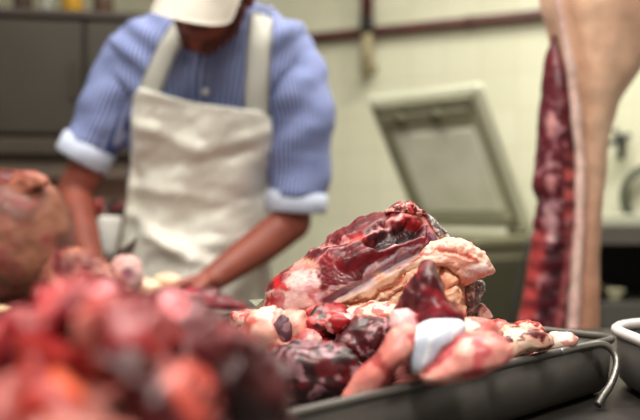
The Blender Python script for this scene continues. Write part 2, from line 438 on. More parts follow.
# ---------------------------------------------------------------- left cabinet
d = 2.75
ux = Vector((.985, .17, 0)).normalized(); uy = Vector((-ux.y, ux.x, 0))
o0 = P(0, 0, d); CM = Matrix(((ux.x, uy.x, 0, o0.x), (ux.y, uy.y, 0, o0.y), (0, 0, 1, 0), (0, 0, 0, 1)))
px2x = d/F
cb_ = empty('steel_cabinet', (o0.x, d+.3, 0), 'tall dull brown steel cabinet with two doors behind the butcher', 'cabinet')
ztop = CZ+(HY-14)*px2x; zmid = CZ+(HY-137)*px2x; zslot = CZ+(HY-158)*px2x; zred = CZ+(HY-203)*px2x
box('carcase', -.5, .43, .03, .5, zslot, ztop, DSTEEL, cb_, CM)
box('top_board', -.52, .45, -.0, .52, ztop, ztop+.022, mat('dark_top_board', (58, 48, 40), .5, .2), cb_, CM)
dr = box('door', -.49, .247, 0, .03, zmid+.012, ztop-.012, DSTEEL, cb_, CM, .006)
box('handle', .215, .228, -.02, 0, zmid+.12, zmid+.24, DSTEEL, dr, CM)
dr = box('door', .257, .42, 0, .03, zmid+.012, ztop-.012, DSTEEL, cb_, CM, .006)
box('handle', .282, .295, -.02, 0, zmid+.12, zmid+.24, DSTEEL, dr, CM)
box('drawer', -.49, .42, .004, .03, zslot+.01, zmid, mat('drawer_steel', (60, 51, 40), .5, .3), cb_, CM, .006)
box('recess', -.5, .60, .04, .5, zslot-.06, zslot, mat('brown_recess', (92, 76, 62), .6), cb_, CM)
box('plinth', -.52, .62, .02, .52, 0, zred-.02, mat('brown_laminate', (92, 74, 64), .5), cb_, CM)
box('counter_edge', -.53, .64, .0, .03, zred-.02, zred+.0, mat('dark_red_edging', (104, 34, 34), .5), cb_, CM)
box('counter_top', -.53, .64, .03, .53, zred-.02, zred+.0, mat('beige_laminate', (150, 130, 114), .5), cb_, CM)
box('splashback', -.5, .60, .16, .5, zred, zslot-.06, mat('beige_splashback', (160, 132, 116), .5), cb_, CM)
# things on the cabinet
def jar(px, wpx, hpx, col, name, label, cat, lid=None):
    x = px*px2x; r = wpx*px2x/2; h = hpx*px2x; z0 = ztop+.022; c = CM @ Vector((x, .12, 0))
    rt = empty(name, (c.x, c.y, z0), label, cat, 'things on top of the cabinet')
    bm = bmesh.new()
    prof = [(0, r*.9), (.004, r), (h*.75, r), (h*.85, r*.8), (h*.9, r*.55), (h, r*.5)]
    add_tube(bm, [(c.x, c.y, z0+a) for a, b in prof], [b for a, b in prof], 20)
    bm_obj('body', bm, mat(name+'_body', col, .4), rt)
    bm = bmesh.new(); add_tube(bm, [(c.x, c.y, z0+h), (c.x, c.y, z0+h+.025)], r*.6, 16); bm_obj('cap', bm, mat(name+'_cap', lid or (40, 36, 32), .5), rt)
jar(66, 22, 50, (176, 132, 30), 'yellow_canister', 'yellow canister on top of the brown steel cabinet', 'canister')
jar(40, 12, 46, (150, 150, 140), 'grey_bottle', 'pale grey bottle on the cabinet left of the yellow canister', 'bottle')
jar(16, 20, 50, (60, 44, 34), 'brown_canister', 'dark brown canister at the left end of the cabinet top', 'canister')
jar(98, 22, 44, (74, 52, 36), 'brown_jar', 'brown jar on the cabinet right of the yellow canister', 'jar')

# ---------------------------------------------------------------- tables
HT = .20; zt1 = CZ-HT
tb = empty('steel_worktable', (0, .9, 0), 'dark stained steel worktable carrying the meat trays', 'table')
box('tabletop', -.85, .95, .22, 1.50, zt1-.04, zt1, TABLEM, tb, None, .004)
for fx in (-.8, .9):
    for fy in (.27, 1.45): box('leg', fx-.02, fx+.02, fy-.02, fy+.02, 0, zt1-.04, STEEL, tb)
box('undershelf', -.8, .9, .27, 1.45, .25, .27, STEEL, tb)
zt2 = CZ-.185
t2 = empty('cutting_table', (-.5, 1.68, 0), 'dark brown cutting table under the ham in front of the butcher', 'table')
box('tabletop', -1.05, .02, 1.515, 1.80, zt2-.045, zt2, mat('dark_cutting_board', (70, 56, 52), .5, 0, .2, 8), t2)
for fx in (-1.0, -.03):
    for fy in (1.55, 1.76): box('leg', fx-.02, fx+.02, fy-.02, fy+.02, 0, zt2-.045, STEEL, t2)

# ---------------------------------------------------------------- steel trays with rolled rims
def tray(name, corner, u, n, L, Wd, rc, zr, zb, label, rimmat):
    """rounded rectangular tray; corner is the outer corner, u and n its two side directions"""
    rt = empty(name, (corner[0]+u[0]*L/2+n[0]*Wd/2, corner[1]+u[1]*L/2+n[1]*Wd/2, zb), label, 'tray')
    def loop(ins, z):
        pts = []; r = max(rc-ins, .008)
        for (cx, cy, a0) in ((L-ins-r, Wd-ins-r, 0), (ins+r, Wd-ins-r, 90), (ins+r, ins+r, 180), (L-ins-r, ins+r, 270)):
            for k in range(9):
                a = math.radians(a0+k*90/8); lx = cx+r*math.cos(a); ly = cy+r*math.sin(a)
                pts.append(Vector((corner[0]+u[0]*lx+n[0]*ly, corner[1]+u[1]*lx+n[1]*ly, z)))
        return pts
    bm = bmesh.new(); loops = []
    for ins, z in ((0, zr), (.004, zb+.012), (.012, zb+.003), (.02, zb), ):
        loops.append([bm.verts.new(p) for p in loop(ins, z)])
    bm.faces.new(loops[-1])
    for ins, z in ((.022, zb+.003), (.014, zb+.008), (.007, zb+.016), (.003, zr)):
        loops.append([bm.verts.new(p) for p in loop(ins, z)])
    for a, b in list(zip(loops[:3], loops[1:4]))+list(zip(loops[4:-1], loops[5:]))+[(loops[-1], loops[0])]:
        m_ = len(a)
        for k in range(m_): bm.faces.new((a[k], a[(k+1) % m_], b[(k+1) % m_], b[k]))
    bm.faces.new(loops[4])
    bm_obj('basin', bm, TRAYM, rt)
    bm = bmesh.new(); add_tube(bm, loop(.001, zr), .0042 if rimmat is TRAYM else .006, 10, closed=True); bm_obj('rolled_rim', bm, rimmat, rt)
    return rt
hr_ = .14; zr = CZ-hr_
c1 = P(621, 338, hr_*F/128); n1 = P(255, 424, hr_*F/214)
u = (Vector((n1.x, n1.y))-Vector((c1.x, c1.y))).normalized(); n = Vector((u.y, -u.x))
if n.y < 0: n = -n
trA = tray('meat_tray', (c1.x, c1.y), u, n, .84, .48, .028, zr, zt1+.0005, 'long dark steel tray filled with raw meat trimmings and the joint', TRAYM)
q = P(603, 343, .93)
dz = lambda px, py, dd: P(px, py, dd)
tube('drop_handle', [P(560, 352.4, .874), P(585, 346.5, .911), P(602, 344.5, .922), P(613, 351, .922), P(617, 364, .915), P(611, 384, .905), P(602, 398, .895), P(598, 405, .89)], .0040, STEEL, trA, smooth_n=6, seg=10)
PALE = mat('lit_steel_rim', (236, 230, 228), .3, .2, .05, 10)  # near white colour paints in the light this rim catches
trB = tray('side_tray', (P(604, 336, .99).x+.014, 1.07), Vector((1, 0)), Vector((0, -1)), .5, .5, .09, CZ-.135, zt1+.0005, 'second steel tray with a bright rolled rim at the right edge', PALE)

# ---------------------------------------------------------------- carcass
dC = 1.68
def loft(name, rows, m, parent, paint, nu=48, n=170, nz=(.003, 18, 3), disp=None, flatten=1.0):
    """rows: (py, left px, right px, half depth, depth offset)"""
    r = np.array(catmull(rows, 30)); ys = np.linspace(r[0, 0], r[-1, 0], n)
    L = np.interp(ys, r[:, 0], r[:, 1]); R = np.interp(ys, r[:, 0], r[:, 2]); D = np.interp(ys, r[:, 0], r[:, 3]); O = np.interp(ys, r[:, 0], r[:, 4])
    V = []; Q = []
    an = np.linspace(0, 2*math.pi, nu, endpoint=False)
    for y, l, rr, dd, o_ in zip(ys, L, R, D, O):
        cx = (l+rr)/2; hw = (rr-l)/2
        cs = np.sign(np.cos(an))*np.abs(np.cos(an))**flatten; sn = np.sign(np.sin(an))*np.abs(np.sin(an))**flatten
        x = cx+hw*cs; Y = dC+o_+dd*sn
        V.append(np.c_[(x-320)*dC/F, Y, np.full(nu, CZ-(y-HY)*dC/F)]); Q.append(np.c_[x, np.full(nu, y), sn])
    V = np.vstack(V); Q = np.vstack(Q)
    p0 = V[:nu].mean(0); p1 = V[-nu:].mean(0); p0[2] += .006; p1[2] -= .01
    me = gridmesh(name, V, nu, n, True, (p0, p1)); Q = np.vstack([Q, Q[:1], Q[-1:]])
    co = getco(me); no = getno(me); dd = nz[0]*fbm(co*nz[1], nz[2])
    if disp is not None: dd = dd+disp(Q[:, 0], Q[:, 1], co)
    co = co+no*dd[:, None]; setco(me, co); setcol(me, paint(Q[:, 0], Q[:, 1], co, Q[:, 2]))
    bm = bmesh.new(); bm.from_mesh(me); bpy.data.meshes.remove(me)
    return bm_obj(name, bm, m, parent)
topz = CZ+(HY+470)*dC/F
cr = empty('pork_carcass', (P(590, 0, dC).x, dC, topz), 'hanging half pork carcass, pale skin right and red cut side left', 'carcass')
def skp(x, y, co, s):
    c = flat(len(x), (222, 180, 152))
    c = mixc(c, (206, 156, 128), sstep(-.2, .6, fbm(co*7, 2))*.5)
    c = mixc(c, (232, 202, 176), sstep(.1, .6, fbm(co*10+5, 2))*.3)
    c = mixc(c, (150, 84, 72), sstep(70, 20, y)*sstep(612, 655, x)*.75)  # shade on the upper right bulge painted into the skin
    c = mixc(c, (188, 130, 104), sstep(150, 290, y)*.7)
    return c
loft('skin_side', [(-480, 585, 612, .03, 0), (-400, 578, 622, .04, 0), (-330, 574, 640, .05, 0), (-260, 566, 668, .075, 0), (-150, 548, 694, .10, 0),
                   (-60, 542, 692, .11, 0), (0, 542, 672, .11, 0), (35, 550, 656, .10, 0), (70, 557, 638, .09, 0), (100, 562, 619, .08, 0), (135, 567, 608, .07, 0), (170, 569, 603, .065, 0),
                   (220, 569, 599, .06, 0), (270, 564, 597, .06, 0), (330, 561, 596, .06, 0), (420, 556, 596, .055, 0), (520, 556, 592, .045, 0), (600, 560, 584, .03, 0)], SKINP, cr, skp)
def ctp(x, y, co, s):
    c = flat(len(x), (92, 16, 28)); w = fbm(co*55, 3)
    c = mixc(c, (78, 12, 26), sstep(0, .4, fbm(co*25+3, 3)))
    c = mixc(c, (196, 138, 146), sstep(.25, .6, w)*.6*sstep(90, 130, y))
    xx = 538+(200-y)*.12
    # pale membrane patch and red lumpy spine edge
    c = mixc(c, (206, 160, 164), sstep(1, -.4, ((x-541)/7)**2+((y-221)/26)**2+w*.5))
    c = mixc(c, (214, 150, 150), sstep(1, -.2, ((x-542)/6)**2+((y-128)/16)**2+w*.6))
    c = mixc(c, (220, 150, 150), sstep(1, -.2, ((x-541)/5)**2+((y-185)/12)**2+w*.6)*.8)
    rib = .5+.5*np.sin(y*2*math.pi/19)
    e = sstep(215, 250, y)
    lx = 531-(y-225)*.165
    c = mixc(c, (176, 62, 60), e*sstep(13, 3, x-lx)*(.35+.65*rib))
    c = mixc(c, (52, 10, 22), e*sstep(9, 3, np.abs(x-lx-19-3*np.sin(y*.12)))*(.4+.6*rib))
    c = mixc(c, (190, 96, 100), e*sstep(6, 1, np.abs(x-lx-32))*.7)
    c = mixc(c, (206, 96, 92), sstep(150, 170, y)*sstep(240, 220, y)*sstep(550, 556, x)*rib)
    return c
def ctd(x, y, co):
    return .0012*np.sin(y*2*math.pi/19)*sstep(150, 230, y)
loft('cut_side', [(38, 551, 553, .012, -.015), (52, 545, 556, .02, -.02), (70, 541, 560, .035, -.03), (95, 537.5, 564, .04, -.035), (120, 535, 567, .045, -.035), (150, 533, 570, .045, -.035),
                  (178, 529, 571, .045, -.035), (192, 529.5, 571, .045, -.035), (203, 533, 571, .045, -.035), (215, 531, 570, .045, -.035), (250, 526, 567, .045, -.035), (290, 520, 564, .045, -.035), (330, 513, 562, .045, -.035),
                  (400, 506, 558, .045, -.035), (500, 512, 560, .04, -.03), (570, 530, 566, .03, -.02)], MEAT, cr, ctp, nz=(.003, 30, 3), disp=ctd, n=240)
def rimp(x, y, co, s):
    c = flat(len(x), (230, 196, 184)); return mixc(c, (226, 180, 174), sstep(0, .6, fbm(co*16, 2))*.5)
loft('fat_rim', [(-20, 541, 546, .01, -.085), (10, 542, 548, .01, -.085), (45, 549, 556, .012, -.085), (80, 555, 564, .014, -.078), (120, 560, 570, .015, -.07), (170, 564, 575, .015, -.064), (220, 563, 575, .015, -.062),
                 (270, 560, 573, .016, -.062), (330, 556, 570, .016, -.06), (420, 552, 566, .015, -.057), (520, 554, 566, .012, -.047)], FATM, cr, rimp, nu=20)
hk = tube('steel_hook', [(P(598, 0, dC).x, dC, topz-.05), (P(598, 0, dC).x+.045, dC, topz-.03), (P(598, 0, dC).x+.05, dC, topz+.05), (P(598, 0, dC).x+.01, dC, topz+.1), (P(598, 0, dC).x+.005, dC, topz+.16), (P(598, 0, dC).x-.03, dC, topz+.19), (P(598, 0, dC).x-.045, dC, topz+.15)], .007, STEEL, smooth_n=6)
tag(hk, 'steel hook the pork carcass hangs from', 'hook')
rail = box('overhead_rail', P(598, 0, dC).x-.04, P(598, 0, dC).x-.02, .9, 3.0, topz+.12, topz+.175, STEEL)
tag(rail, 'steel overhead rail above the pork carcass', 'rail')
for yy in (1.1, 2.7):
    xr = P(598, 0, dC).x-.03; tube('rail_hanger', [(xr, yy, topz+.16), (xr, yy, 2.9)], .01, STEEL, rail)

# ---------------------------------------------------------------- main joint (in focus)
dJ = .95
jt = empty('meat_joint', P(380, 340, dJ), 'large raw joint, dark red muscle above pale folded fat, highest on the tray', 'meat')
dark_poly = [(255, 300), (258, 276), (274, 250), (300, 226), (336, 204), (372, 190), (400, 180), (434, 192), (438, 216), (435, 240), (418, 247), (398, 256), (375, 268), (352, 280), (335, 291), (324, 297), (317, 288), (320, 272), (305, 262), (296, 266), (282, 284)]
def jpaint(x, y, co):
    n1 = fbm(co*90, 4); n2 = fbm(co*35+9, 3); n3 = fbm(co*200+4, 2)
    # fibre-direction noise running along the muscle
    th = math.radians(-33); fu = (x*math.cos(th)+y*math.sin(th)); fv = (-x*math.sin(th)+y*math.cos(th))
    fib = fbm(np.c_[fu*.035, fv*.22, np.zeros(len(x))], 3)
    c = flat(len(x), (226, 188, 160))
    c = mixc(c, (214, 140, 108), sstep(.0, .5, n2)*.6)
    c = mixc(c, (240, 218, 196), sstep(.1, .5, n1)*.6)
    # orange-pink seams in the fat
    for pts, wd_, col in (([(300, 312), (345, 304), (372, 296), (392, 284), (404, 272)], 2.2, (196, 92, 62)),
                          ([(330, 318), (362, 308), (388, 298), (412, 282), (420, 268)], 2.5, (204, 110, 76)),
                          ([(395, 268), (408, 262), (420, 258), (432, 252)], 2.5, (206, 84, 72)),
                          ([(425, 262), (430, 275), (428, 292), (436, 310)], 1.6, (186, 110, 84)),
                          ([(440, 256), (450, 272), (448, 290), (455, 306)], 1.6, (190, 118, 92)),
                          ([(410, 270), (414, 285), (408, 300)], 1.6, (196, 116, 84)),
                          ([(455, 270), (462, 285), (460, 300)], 1.4, (196, 116, 84))):
        c = mixc(c, col, sstep(wd_, wd_*.2, segdist(x+5*n2, y+4*n1, pts))*.85)
    # pinkish membrane at the left end
    m = sstep(12, -8, polysd(x, y, [(262, 306), (272, 278), (300, 262), (325, 272), (322, 300), (300, 318), (262, 320)])+8*n2)
    c = mixc(c, (226, 190, 184), m)
    c = mixc(c, (188, 96, 104), m*sstep(.05, .4, n2)*.8)
    # muscle
    sd = polysd(x, y, dark_poly)+7*n2+3*n1
    mm = sstep(2.5, -2.5, sd)
    mus = flat(len(x), (126, 14, 34))
    mus = mixc(mus, (92, 10, 26), sstep(-.1, .5, fib))
    mus = mixc(mus, (160, 32, 44), sstep(.15, .6, n2)*.6)
    mus = mixc(mus, (150, 70, 84), sstep(.45, .8, fbm(np.c_[fu*.05, fv*.3, np.ones(len(x))], 2))*.3)
    c = c*(1-mm[:, None])+mus*mm[:, None]
    # silvery purple sheath below muscle, its sheen painted into the colour
    pw = segdist(x+6*n2, y+4*n2, [(326, 300), (345, 289), (372, 274), (400, 258), (422, 247), (433, 236)])
    c = mixc(c, (150, 128, 160), sstep(7, 2, pw+5*np.abs(n2))*.75)
    c = mixc(c, (222, 206, 218), sstep(2.4, .5, np.abs(pw-6)+2*n1)*.5)
    # whitish lower-left membrane over the muscle
    wv = sstep(4, -4, polysd(x, y, [(280, 282), (296, 268), (316, 268), (322, 282), (314, 296), (300, 300)])+10*n2+5*n1)
    c = mixc(c, (216, 176, 178), wv*.6*sstep(-.35, .2, n1+.4*n2))
    # pale seams across muscle
    c = mixc(c, (226, 160, 156), sstep(2.8, .6, segdist(x+4*n2, y+4*n1, [(300, 252), (322, 246), (346, 240), (366, 232), (384, 222), (404, 214), (420, 211)]))*.9)
    c = mixc(c, (214, 50, 40), sstep(5, 1, segdist(x, y, [(352, 239), (362, 236)])+2*n1)*.7)
    c = mixc(c, (232, 198, 196), sstep(2, .6, segdist(x+2*n2, y+2*n1, [(378, 249), (390, 247), (402, 241), (410, 238)]))*.9)
    c = mixc(c, (220, 170, 168), sstep(1.3, .3, segdist(x+3*n2, y+3*n1, [(318, 262), (330, 250), (345, 246), (356, 240)]))*.6)
    # hollow with its shade painted near black, and ridged marks
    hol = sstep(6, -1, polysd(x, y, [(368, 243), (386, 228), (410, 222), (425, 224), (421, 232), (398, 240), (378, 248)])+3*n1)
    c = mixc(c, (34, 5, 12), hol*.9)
    rg = np.sin((fu)*2*math.pi/5.2)
    c = mixc(c, (176, 110, 116), hol*sstep(.75, 1, rg)*sstep(3, 1, segdist(x, y, [(375, 240), (395, 232), (415, 226)]))*.8)
    # pale red fringe at the top knob
    kn = sstep(5, 1, segdist(x, y, [(408, 213), (420, 214), (430, 222), (434, 232)])+4*n1)
    c = mixc(c, (226, 150, 142), kn*.85)
    c = mixc(c, (196, 30, 36), sstep(4, 1, segdist(x, y, [(404, 218), (424, 222)])+4*n1)*.6)
    # blood spots on the left edge
    bl = sstep(.12, .4, n1+.25*n2)*sstep(18, 4, segdist(x, y, [(266, 300), (271, 284), (280, 274)]))
    c = mixc(c, (172, 14, 26), bl)
    c = mixc(c, (196, 24, 30), sstep(5, 1, segdist(x, y, [(273, 280), (278, 287), (288, 291)])+5*n1)*.9)
    return c
def jdisp(x, y, co):
    n = fbm(co*60+2, 3); h = np.zeros(len(x))
    h -= .012*sstep(6, -1, polysd(x, y, [(368, 243), (386, 228), (410, 222), (425, 224), (421, 232), (398, 240), (378, 248)])+3*n)
    h -= .004*sstep(4, 0, segdist(x, y, [(300, 252), (322, 246), (346, 240), (366, 232), (384, 222)]))
    h -= .006*sstep(7, 0, segdist(x, y, [(326, 302), (345, 291), (372, 276), (400, 260), (424, 250)]))
    h += .005*sstep(10, 0, segdist(x, y, [(345, 262), (372, 250), (392, 244)]))
    for pts in ([(300, 312), (345, 304), (372, 296), (392, 284), (404, 272)], [(330, 318), (362, 308), (388, 298), (412, 282), (420, 268)],
                [(425, 262), (430, 275), (428, 292), (436, 310)], [(440, 256), (450, 272), (448, 290), (455, 306)], [(410, 270), (414, 285), (408, 300)], [(455, 270), (462, 285), (460, 300)]):
        h -= .0045*sstep(4.5, 0, segdist(x+5*fbm(co*35+9, 3), y+4*fbm(co*90, 4), pts))
    h += .0005*fbm(co*220, 2)
    return h
blob('muscle_and_fat', [(263, 312), (265, 296), (270, 283), (281, 273), (297, 262), (313, 248), (332, 234), (351, 222), (368, 215), (384, 212), (391, 207), (399, 203), (409, 203), (419, 208), (429, 215),
                        (437, 224), (446, 236), (458, 250), (466, 266), (468, 285), (470, 305), (470, 330), (450, 356), (400, 366), (340, 362), (290, 350), (266, 332)],
     dJ, .075, .085, jpaint, MEAT, jt, M=420, N=170, pw=.8, nz=(.002, 32, 2), disp=jdisp, center=(372, 282), rough_edge=1.8)
def fpaint(x, y, co):
    n = fbm(co*70+1, 4); n2 = fbm(co*30, 2)
    c = flat(len(x), (228, 180, 160)); c = mixc(c, (206, 126, 106), sstep(0, .5, n2)*.6)
    c = mixc(c, (198, 74, 62), sstep(2.2, .3, segdist(x+4*n2, y+3*n, [(412, 258), (424, 254), (436, 250), (452, 250), (468, 254), (480, 262)]))*.8)
    c = mixc(c, (240, 210, 204), sstep(8, 2, segdist(x, y, [(468, 272), (484, 268)])+3*n))
    c = mixc(c, (150, 70, 60), sstep(.55, .8, fbm(co*300, 1))*.5)
    return c
blob('fat_flap', [(404, 262), (414, 251), (428, 243), (444, 238), (460, 239), (473, 244), (484, 253), (491, 263), (493.5, 271), (487, 275), (478, 278), (470, 284), (461, 286), (452, 276), (438, 266), (420, 264)],
     dJ-.045, .03, .04, fpaint, FATM, jt, M=260, N=70, nz=(.002, 60, 3), pw=.8, center=(452, 260), rough_edge=1,
     disp=lambda x, y, co: -.003*sstep(4, 0, segdist(x, y, [(440, 250), (456, 252), (468, 258)]))+.0012*fbm(co*150, 2))
def f2(x, y, co):
    n = fbm(co*80, 4); n2 = fbm(co*40+3, 3)
    c = flat(len(x), (226, 168, 134)); c = mixc(c, (190, 104, 74), sstep(.16, 0, np.abs(fbm(np.c_[x*.07, y*.028, np.zeros(len(x))], 2)))*.8); return mixc(c, (240, 208, 182), sstep(.1, .5, n)*.6)
def folds(x, y, co): 
    return -.006*sstep(.28, 0, np.abs(fbm(np.c_[x*.07, y*.028, np.zeros(len(x))], 2)))
blob('fat_fold', [(392, 276), (404, 266), (424, 262), (444, 266), (460, 276), (466, 292), (466, 312), (460, 330), (430, 336), (405, 326), (396, 304)],
     dJ-.055, .025, .04, f2, FATM, jt, M=240, N=60, nz=(.003, 60, 3), disp=folds, rough_edge=1.5)
SILV = mat('silver_membrane', (150, 142, 140), .22, .0, .5, 160, .5, coat=.8)
def memb(x, y, co):
    n = fbm(co*160, 3); c = flat(len(x), (128, 122, 122)); c = mixc(c, (226, 214, 206), sstep(.05, .35, n)); return mixc(c, (60, 48, 50), sstep(.05, .4, fbm(co*120+9, 3))*.8)
MEMB = meatmat('shiny_membrane', .2, .9, .05, .8, 300)
o = blob('silver_membrane', [(428, 214), (436, 221), (446, 231), (456, 241), (450, 243), (440, 241), (433, 234), (428, 224)], dJ-.03, .012, .03, memb, MEMB, jt, M=120, N=30, nz=(.0015, 120, 3), rough_edge=1.5)
o = blob('silver_membrane', [(464, 280), (474, 281), (483, 280), (485, 288), (480, 298), (479, 308), (476, 318), (470, 324), (464, 312), (462, 296)], dJ-.03, .01, .03, memb, MEMB, jt, M=120, N=30, nz=(.002, 120, 3), rough_edge=2)
blob('loose_skin_tip', [(474, 318), (476, 309), (482, 303), (488, 309), (493.5, 317), (486, 320), (478, 323), (470, 328), (466, 324)], dJ-.03, .008, .02, patchy([(222, 178, 164), (196, 120, 108)], 120, 3), FATM, jt, M=120, N=30, nz=(.001, 120, 3), rough_edge=1)
blob('red_crest', [(386, 213), (392, 207), (400, 204), (409, 203), (418, 207), (426, 213), (420, 217), (408, 215), (396, 216)], dJ-.02, .02, .03, patchy([(112, 14, 26), (196, 60, 62), (226, 168, 158)], 130, 5, .3), MEAT, jt, M=160, N=40, nz=(.003, 130, 3), rough_edge=2)

# ---------------------------------------------------------------- trimmings in the middle of the tray
RED = (132, 18, 32); DRED = (64, 8, 18); PINK = (222, 148, 142); CREAM = (232, 206, 184); SAL = (222, 112, 94); MAR = (92, 14, 28); WHT = (236, 222, 216)
def piece(name, outline, d, tf, tb, cols, sc_, label, cat='meat', seed=0, m=None, parts=None, nz=(.0032, 38, 2), grp=None, **k):
    o = blob(name, outline, d, tf, tb, patchy(cols, sc_, seed), m, None, M=110, N=44, nz=nz, rough_edge=k.pop('re', 3), **k)
    tag(o, label, cat, grp); return o
G1 = 'meat trimmings in the middle of the tray'
piece('fat_curl', [(231, 318), (238, 311), (248, 310), (257, 314), (262, 324), (256, 334), (242, 336), (233, 328)], .93, .02, .03, [(226, 160, 152), CREAM, (190, 60, 62)], 70, 'small rolled pink fat scrap at the left end of the trimmings', 'fat scrap', 1, grp=G1)
piece('fat_trimming', [(240, 338), (246, 318), (262, 310), (284, 308), (304, 313), (312, 326), (308, 346), (292, 362), (262, 362), (246, 352)], .85, .035, .04, [(222, 168, 154), (232, 196, 184), (206, 110, 100)], 38, 'pale pink fat chunk with a hollow just below the left tip of the joint', 'fat trimming', 2, grp=G1,
      disp=lambda x, y, co: -.016*sstep(12, 2, segdist(x, y, [(282, 320), (288, 334)])))
piece('hollow_shade_lump', [(274, 322), (282, 317), (291, 322), (293, 334), (286, 342), (277, 336)], .825, .006, .02, [(120, 84, 94), (176, 140, 146)], 60, 'small dark lump standing in for the shaded hole in the pale fat chunk', 'meat trimming', 3, grp=G1)  # added lump, coloured dark for the shade inside the hole
piece('red_trimming', [(302, 322), (308, 312), (322, 305), (338, 304), (352, 309), (354, 320), (344, 334), (322, 340), (306, 336)], .86, .035, .03, [(166, 20, 34), (214, 120, 120), DRED], 50, 'bright red lumpy trimming under the front edge of the joint', 'meat trimming', 4, grp=G1, nz=(.0045, 42, 2))
piece('fat_trimming', [(324, 317), (336, 312), (350, 315), (352, 322), (342, 332), (328, 330)], .82, .015, .02, [(232, 170, 164), WHT, (180, 40, 48)], 60, 'small whitish pink lump on the bright red trimming', 'fat trimming', 5, grp=G1)
piece('fat_trimming', [(300, 338), (308, 332), (318, 334), (320, 344), (312, 350), (302, 348)], .80, .012, .02, [(222, 180, 174), (196, 110, 110)], 60, 'tiny white fat knob between pale chunk and dark pieces', 'fat trimming', 6, grp=G1)
piece('purple_trimming', [(262, 366), (276, 350), (300, 342), (330, 344), (352, 352), (366, 372), (356, 392), (320, 402), (284, 400), (264, 388)], .76, .035, .05, [(56, 8, 20), (104, 20, 32), (160, 120, 128)], 60, 'nearly black purple trimming at the bottom of the middle heap', 'meat trimming', 7, grp=G1, nz=(.005, 38, 2))  # palest patch colour paints white glints onto the surface
piece('dark_trimming', [(332, 344), (344, 322), (366, 314), (392, 318), (402, 334), (396, 354), (372, 366), (346, 362)], .82, .035, .04, [(74, 10, 22), (110, 20, 34), (186, 140, 146), MAR], 60, 'dark wine red trimming with thin white veins beside salmon strip', 'meat trimming', 8, grp=G1, nz=(.0045, 42, 2))
piece('pale_trimming', [(348, 312), (360, 307), (384, 303), (402, 307), (414, 316), (404, 326), (378, 328), (356, 324)], .84, .02, .03, [(214, 120, 112), WHT, (176, 36, 44), CREAM], 60, 'pale mottled trimming lying along the bottom of the joint', 'meat trimming', 9, grp=G1)
piece('peaked_trimming', [(394, 314), (401, 294), (411, 276), (422, 265), (432, 265), (440, 280), (448, 298), (462, 314), (452, 330), (420, 334), (394, 328)], .76, .03, .04, [(122, 18, 36), (150, 34, 50), (92, 12, 28)], 28, 'dark crimson peaked chunk standing in front of the pale fat', 'meat trimming', 14, grp=G1, nz=(.005, 35, 3))
piece('fat_trimming', [(388, 326), (396, 314), (410, 310), (422, 316), (420, 328), (406, 336), (392, 336)], .735, .012, .02, [(232, 190, 190), (206, 110, 112)], 45, 'pinkish white lump at the foot of the crimson peaked chunk', 'fat trimming', 11, grp=G1)
piece('salmon_strip', [(344, 400), (352, 382), (368, 364), (384, 344), (398, 328), (414, 324), (422, 332), (412, 350), (398, 370), (382, 390), (366, 408), (350, 414)], .70, .018, .03, [(216, 140, 130), (226, 164, 152), (190, 96, 94)], 30, 'long salmon pink strip slanting down beside the bluish joint bone', 'meat strip', 12, grp=G1)
def bonep(x, y, co):
    n = fbm(co*50, 3); c = flat(len(x), (204, 212, 228)); th = x*.55+y*.25
    c = mixc(c, (236, 238, 244), sstep(.2, .9, np.sin(th*.55+2*n))); return mixc(c, (226, 170, 170), sstep(.45, .8, n)*.7)
o = blob('bone_end', [(409, 366), (406, 350), (411, 334), (424, 324), (442, 319), (462, 322), (464, 334), (450, 346), (440, 360), (426, 372), (414, 374)], .70, .02, .04, bonep, FATM, None, M=110, N=44, nz=(.0015, 30, 2))
tag(o, 'smooth bluish white rounded bone end among the trimmings', 'bone', G1)
piece('fat_trimming', [(420, 380), (430, 364), (444, 350), (458, 338), (478, 334), (498, 334), (512, 344), (514, 358), (500, 366), (476, 374), (446, 384)], .685, .025, .04, [(220, 154, 144), (230, 186, 174), (196, 96, 98)], 32, 'pale pink fat chunk right of the bluish bone end', 'fat trimming', 13, grp=G1)
piece('meat_trimming', [(446, 336), (456, 322), (474, 318), (492, 322), (500, 336), (486, 344), (462, 346)], .79, .025, .035, [(206, 118, 112), (150, 44, 54), CREAM], 40, 'pink and maroon trimming behind the chunk beside bluish bone', 'meat trimming', 14, grp=G1)
piece('meat_trimming', [(488, 346), (494, 332), (510, 326), (530, 326), (548, 334), (554, 344), (546, 350), (524, 356), (502, 362), (490, 358)], .85, .025, .03, [(222, 176, 158), (204, 128, 116), CREAM, (110, 24, 34)], 45, 'long pale trimming against the tray rim near its right end', 'meat trimming', 15, grp=G1, nz=(.004, 36, 2))
piece('dark_scrap', [(484, 352), (490, 345), (499, 346), (502, 356), (494, 364), (486, 361)], .775, .01, .02, [(84, 16, 26), (130, 40, 46)], 60, 'small dark maroon scrap near the tray rim', 'meat trimming', 16, grp=G1)
piece('red_scrap', [(508, 334), (516, 324), (530, 321), (542, 326), (544, 334), (530, 338), (516, 338)], .92, .015, .02, [(206, 84, 66), (160, 30, 34), CREAM], 60, 'small orange red scrap behind the long pale trimming', 'meat trimming', 17, grp=G1)
piece('fat_scrap', [(544, 342), (554, 335), (568, 334), (579, 339), (576, 346), (560, 350), (548, 350)], .9, .012, .015, [(226, 206, 196), (206, 150, 140)], 60, 'whitish fat scrap at the far right tip of the trimmings', 'fat scrap', 18, grp=G1)
piece('red_scrap', [(478, 334), (482, 325), (494, 319), (504, 321), (510, 329), (502, 336), (488, 340)], .88, .02, .025, [(222, 110, 92), (200, 60, 58), PINK], 60, 'salmon red scrap just under the silvery membrane of the joint', 'meat trimming', 19, grp=G1)
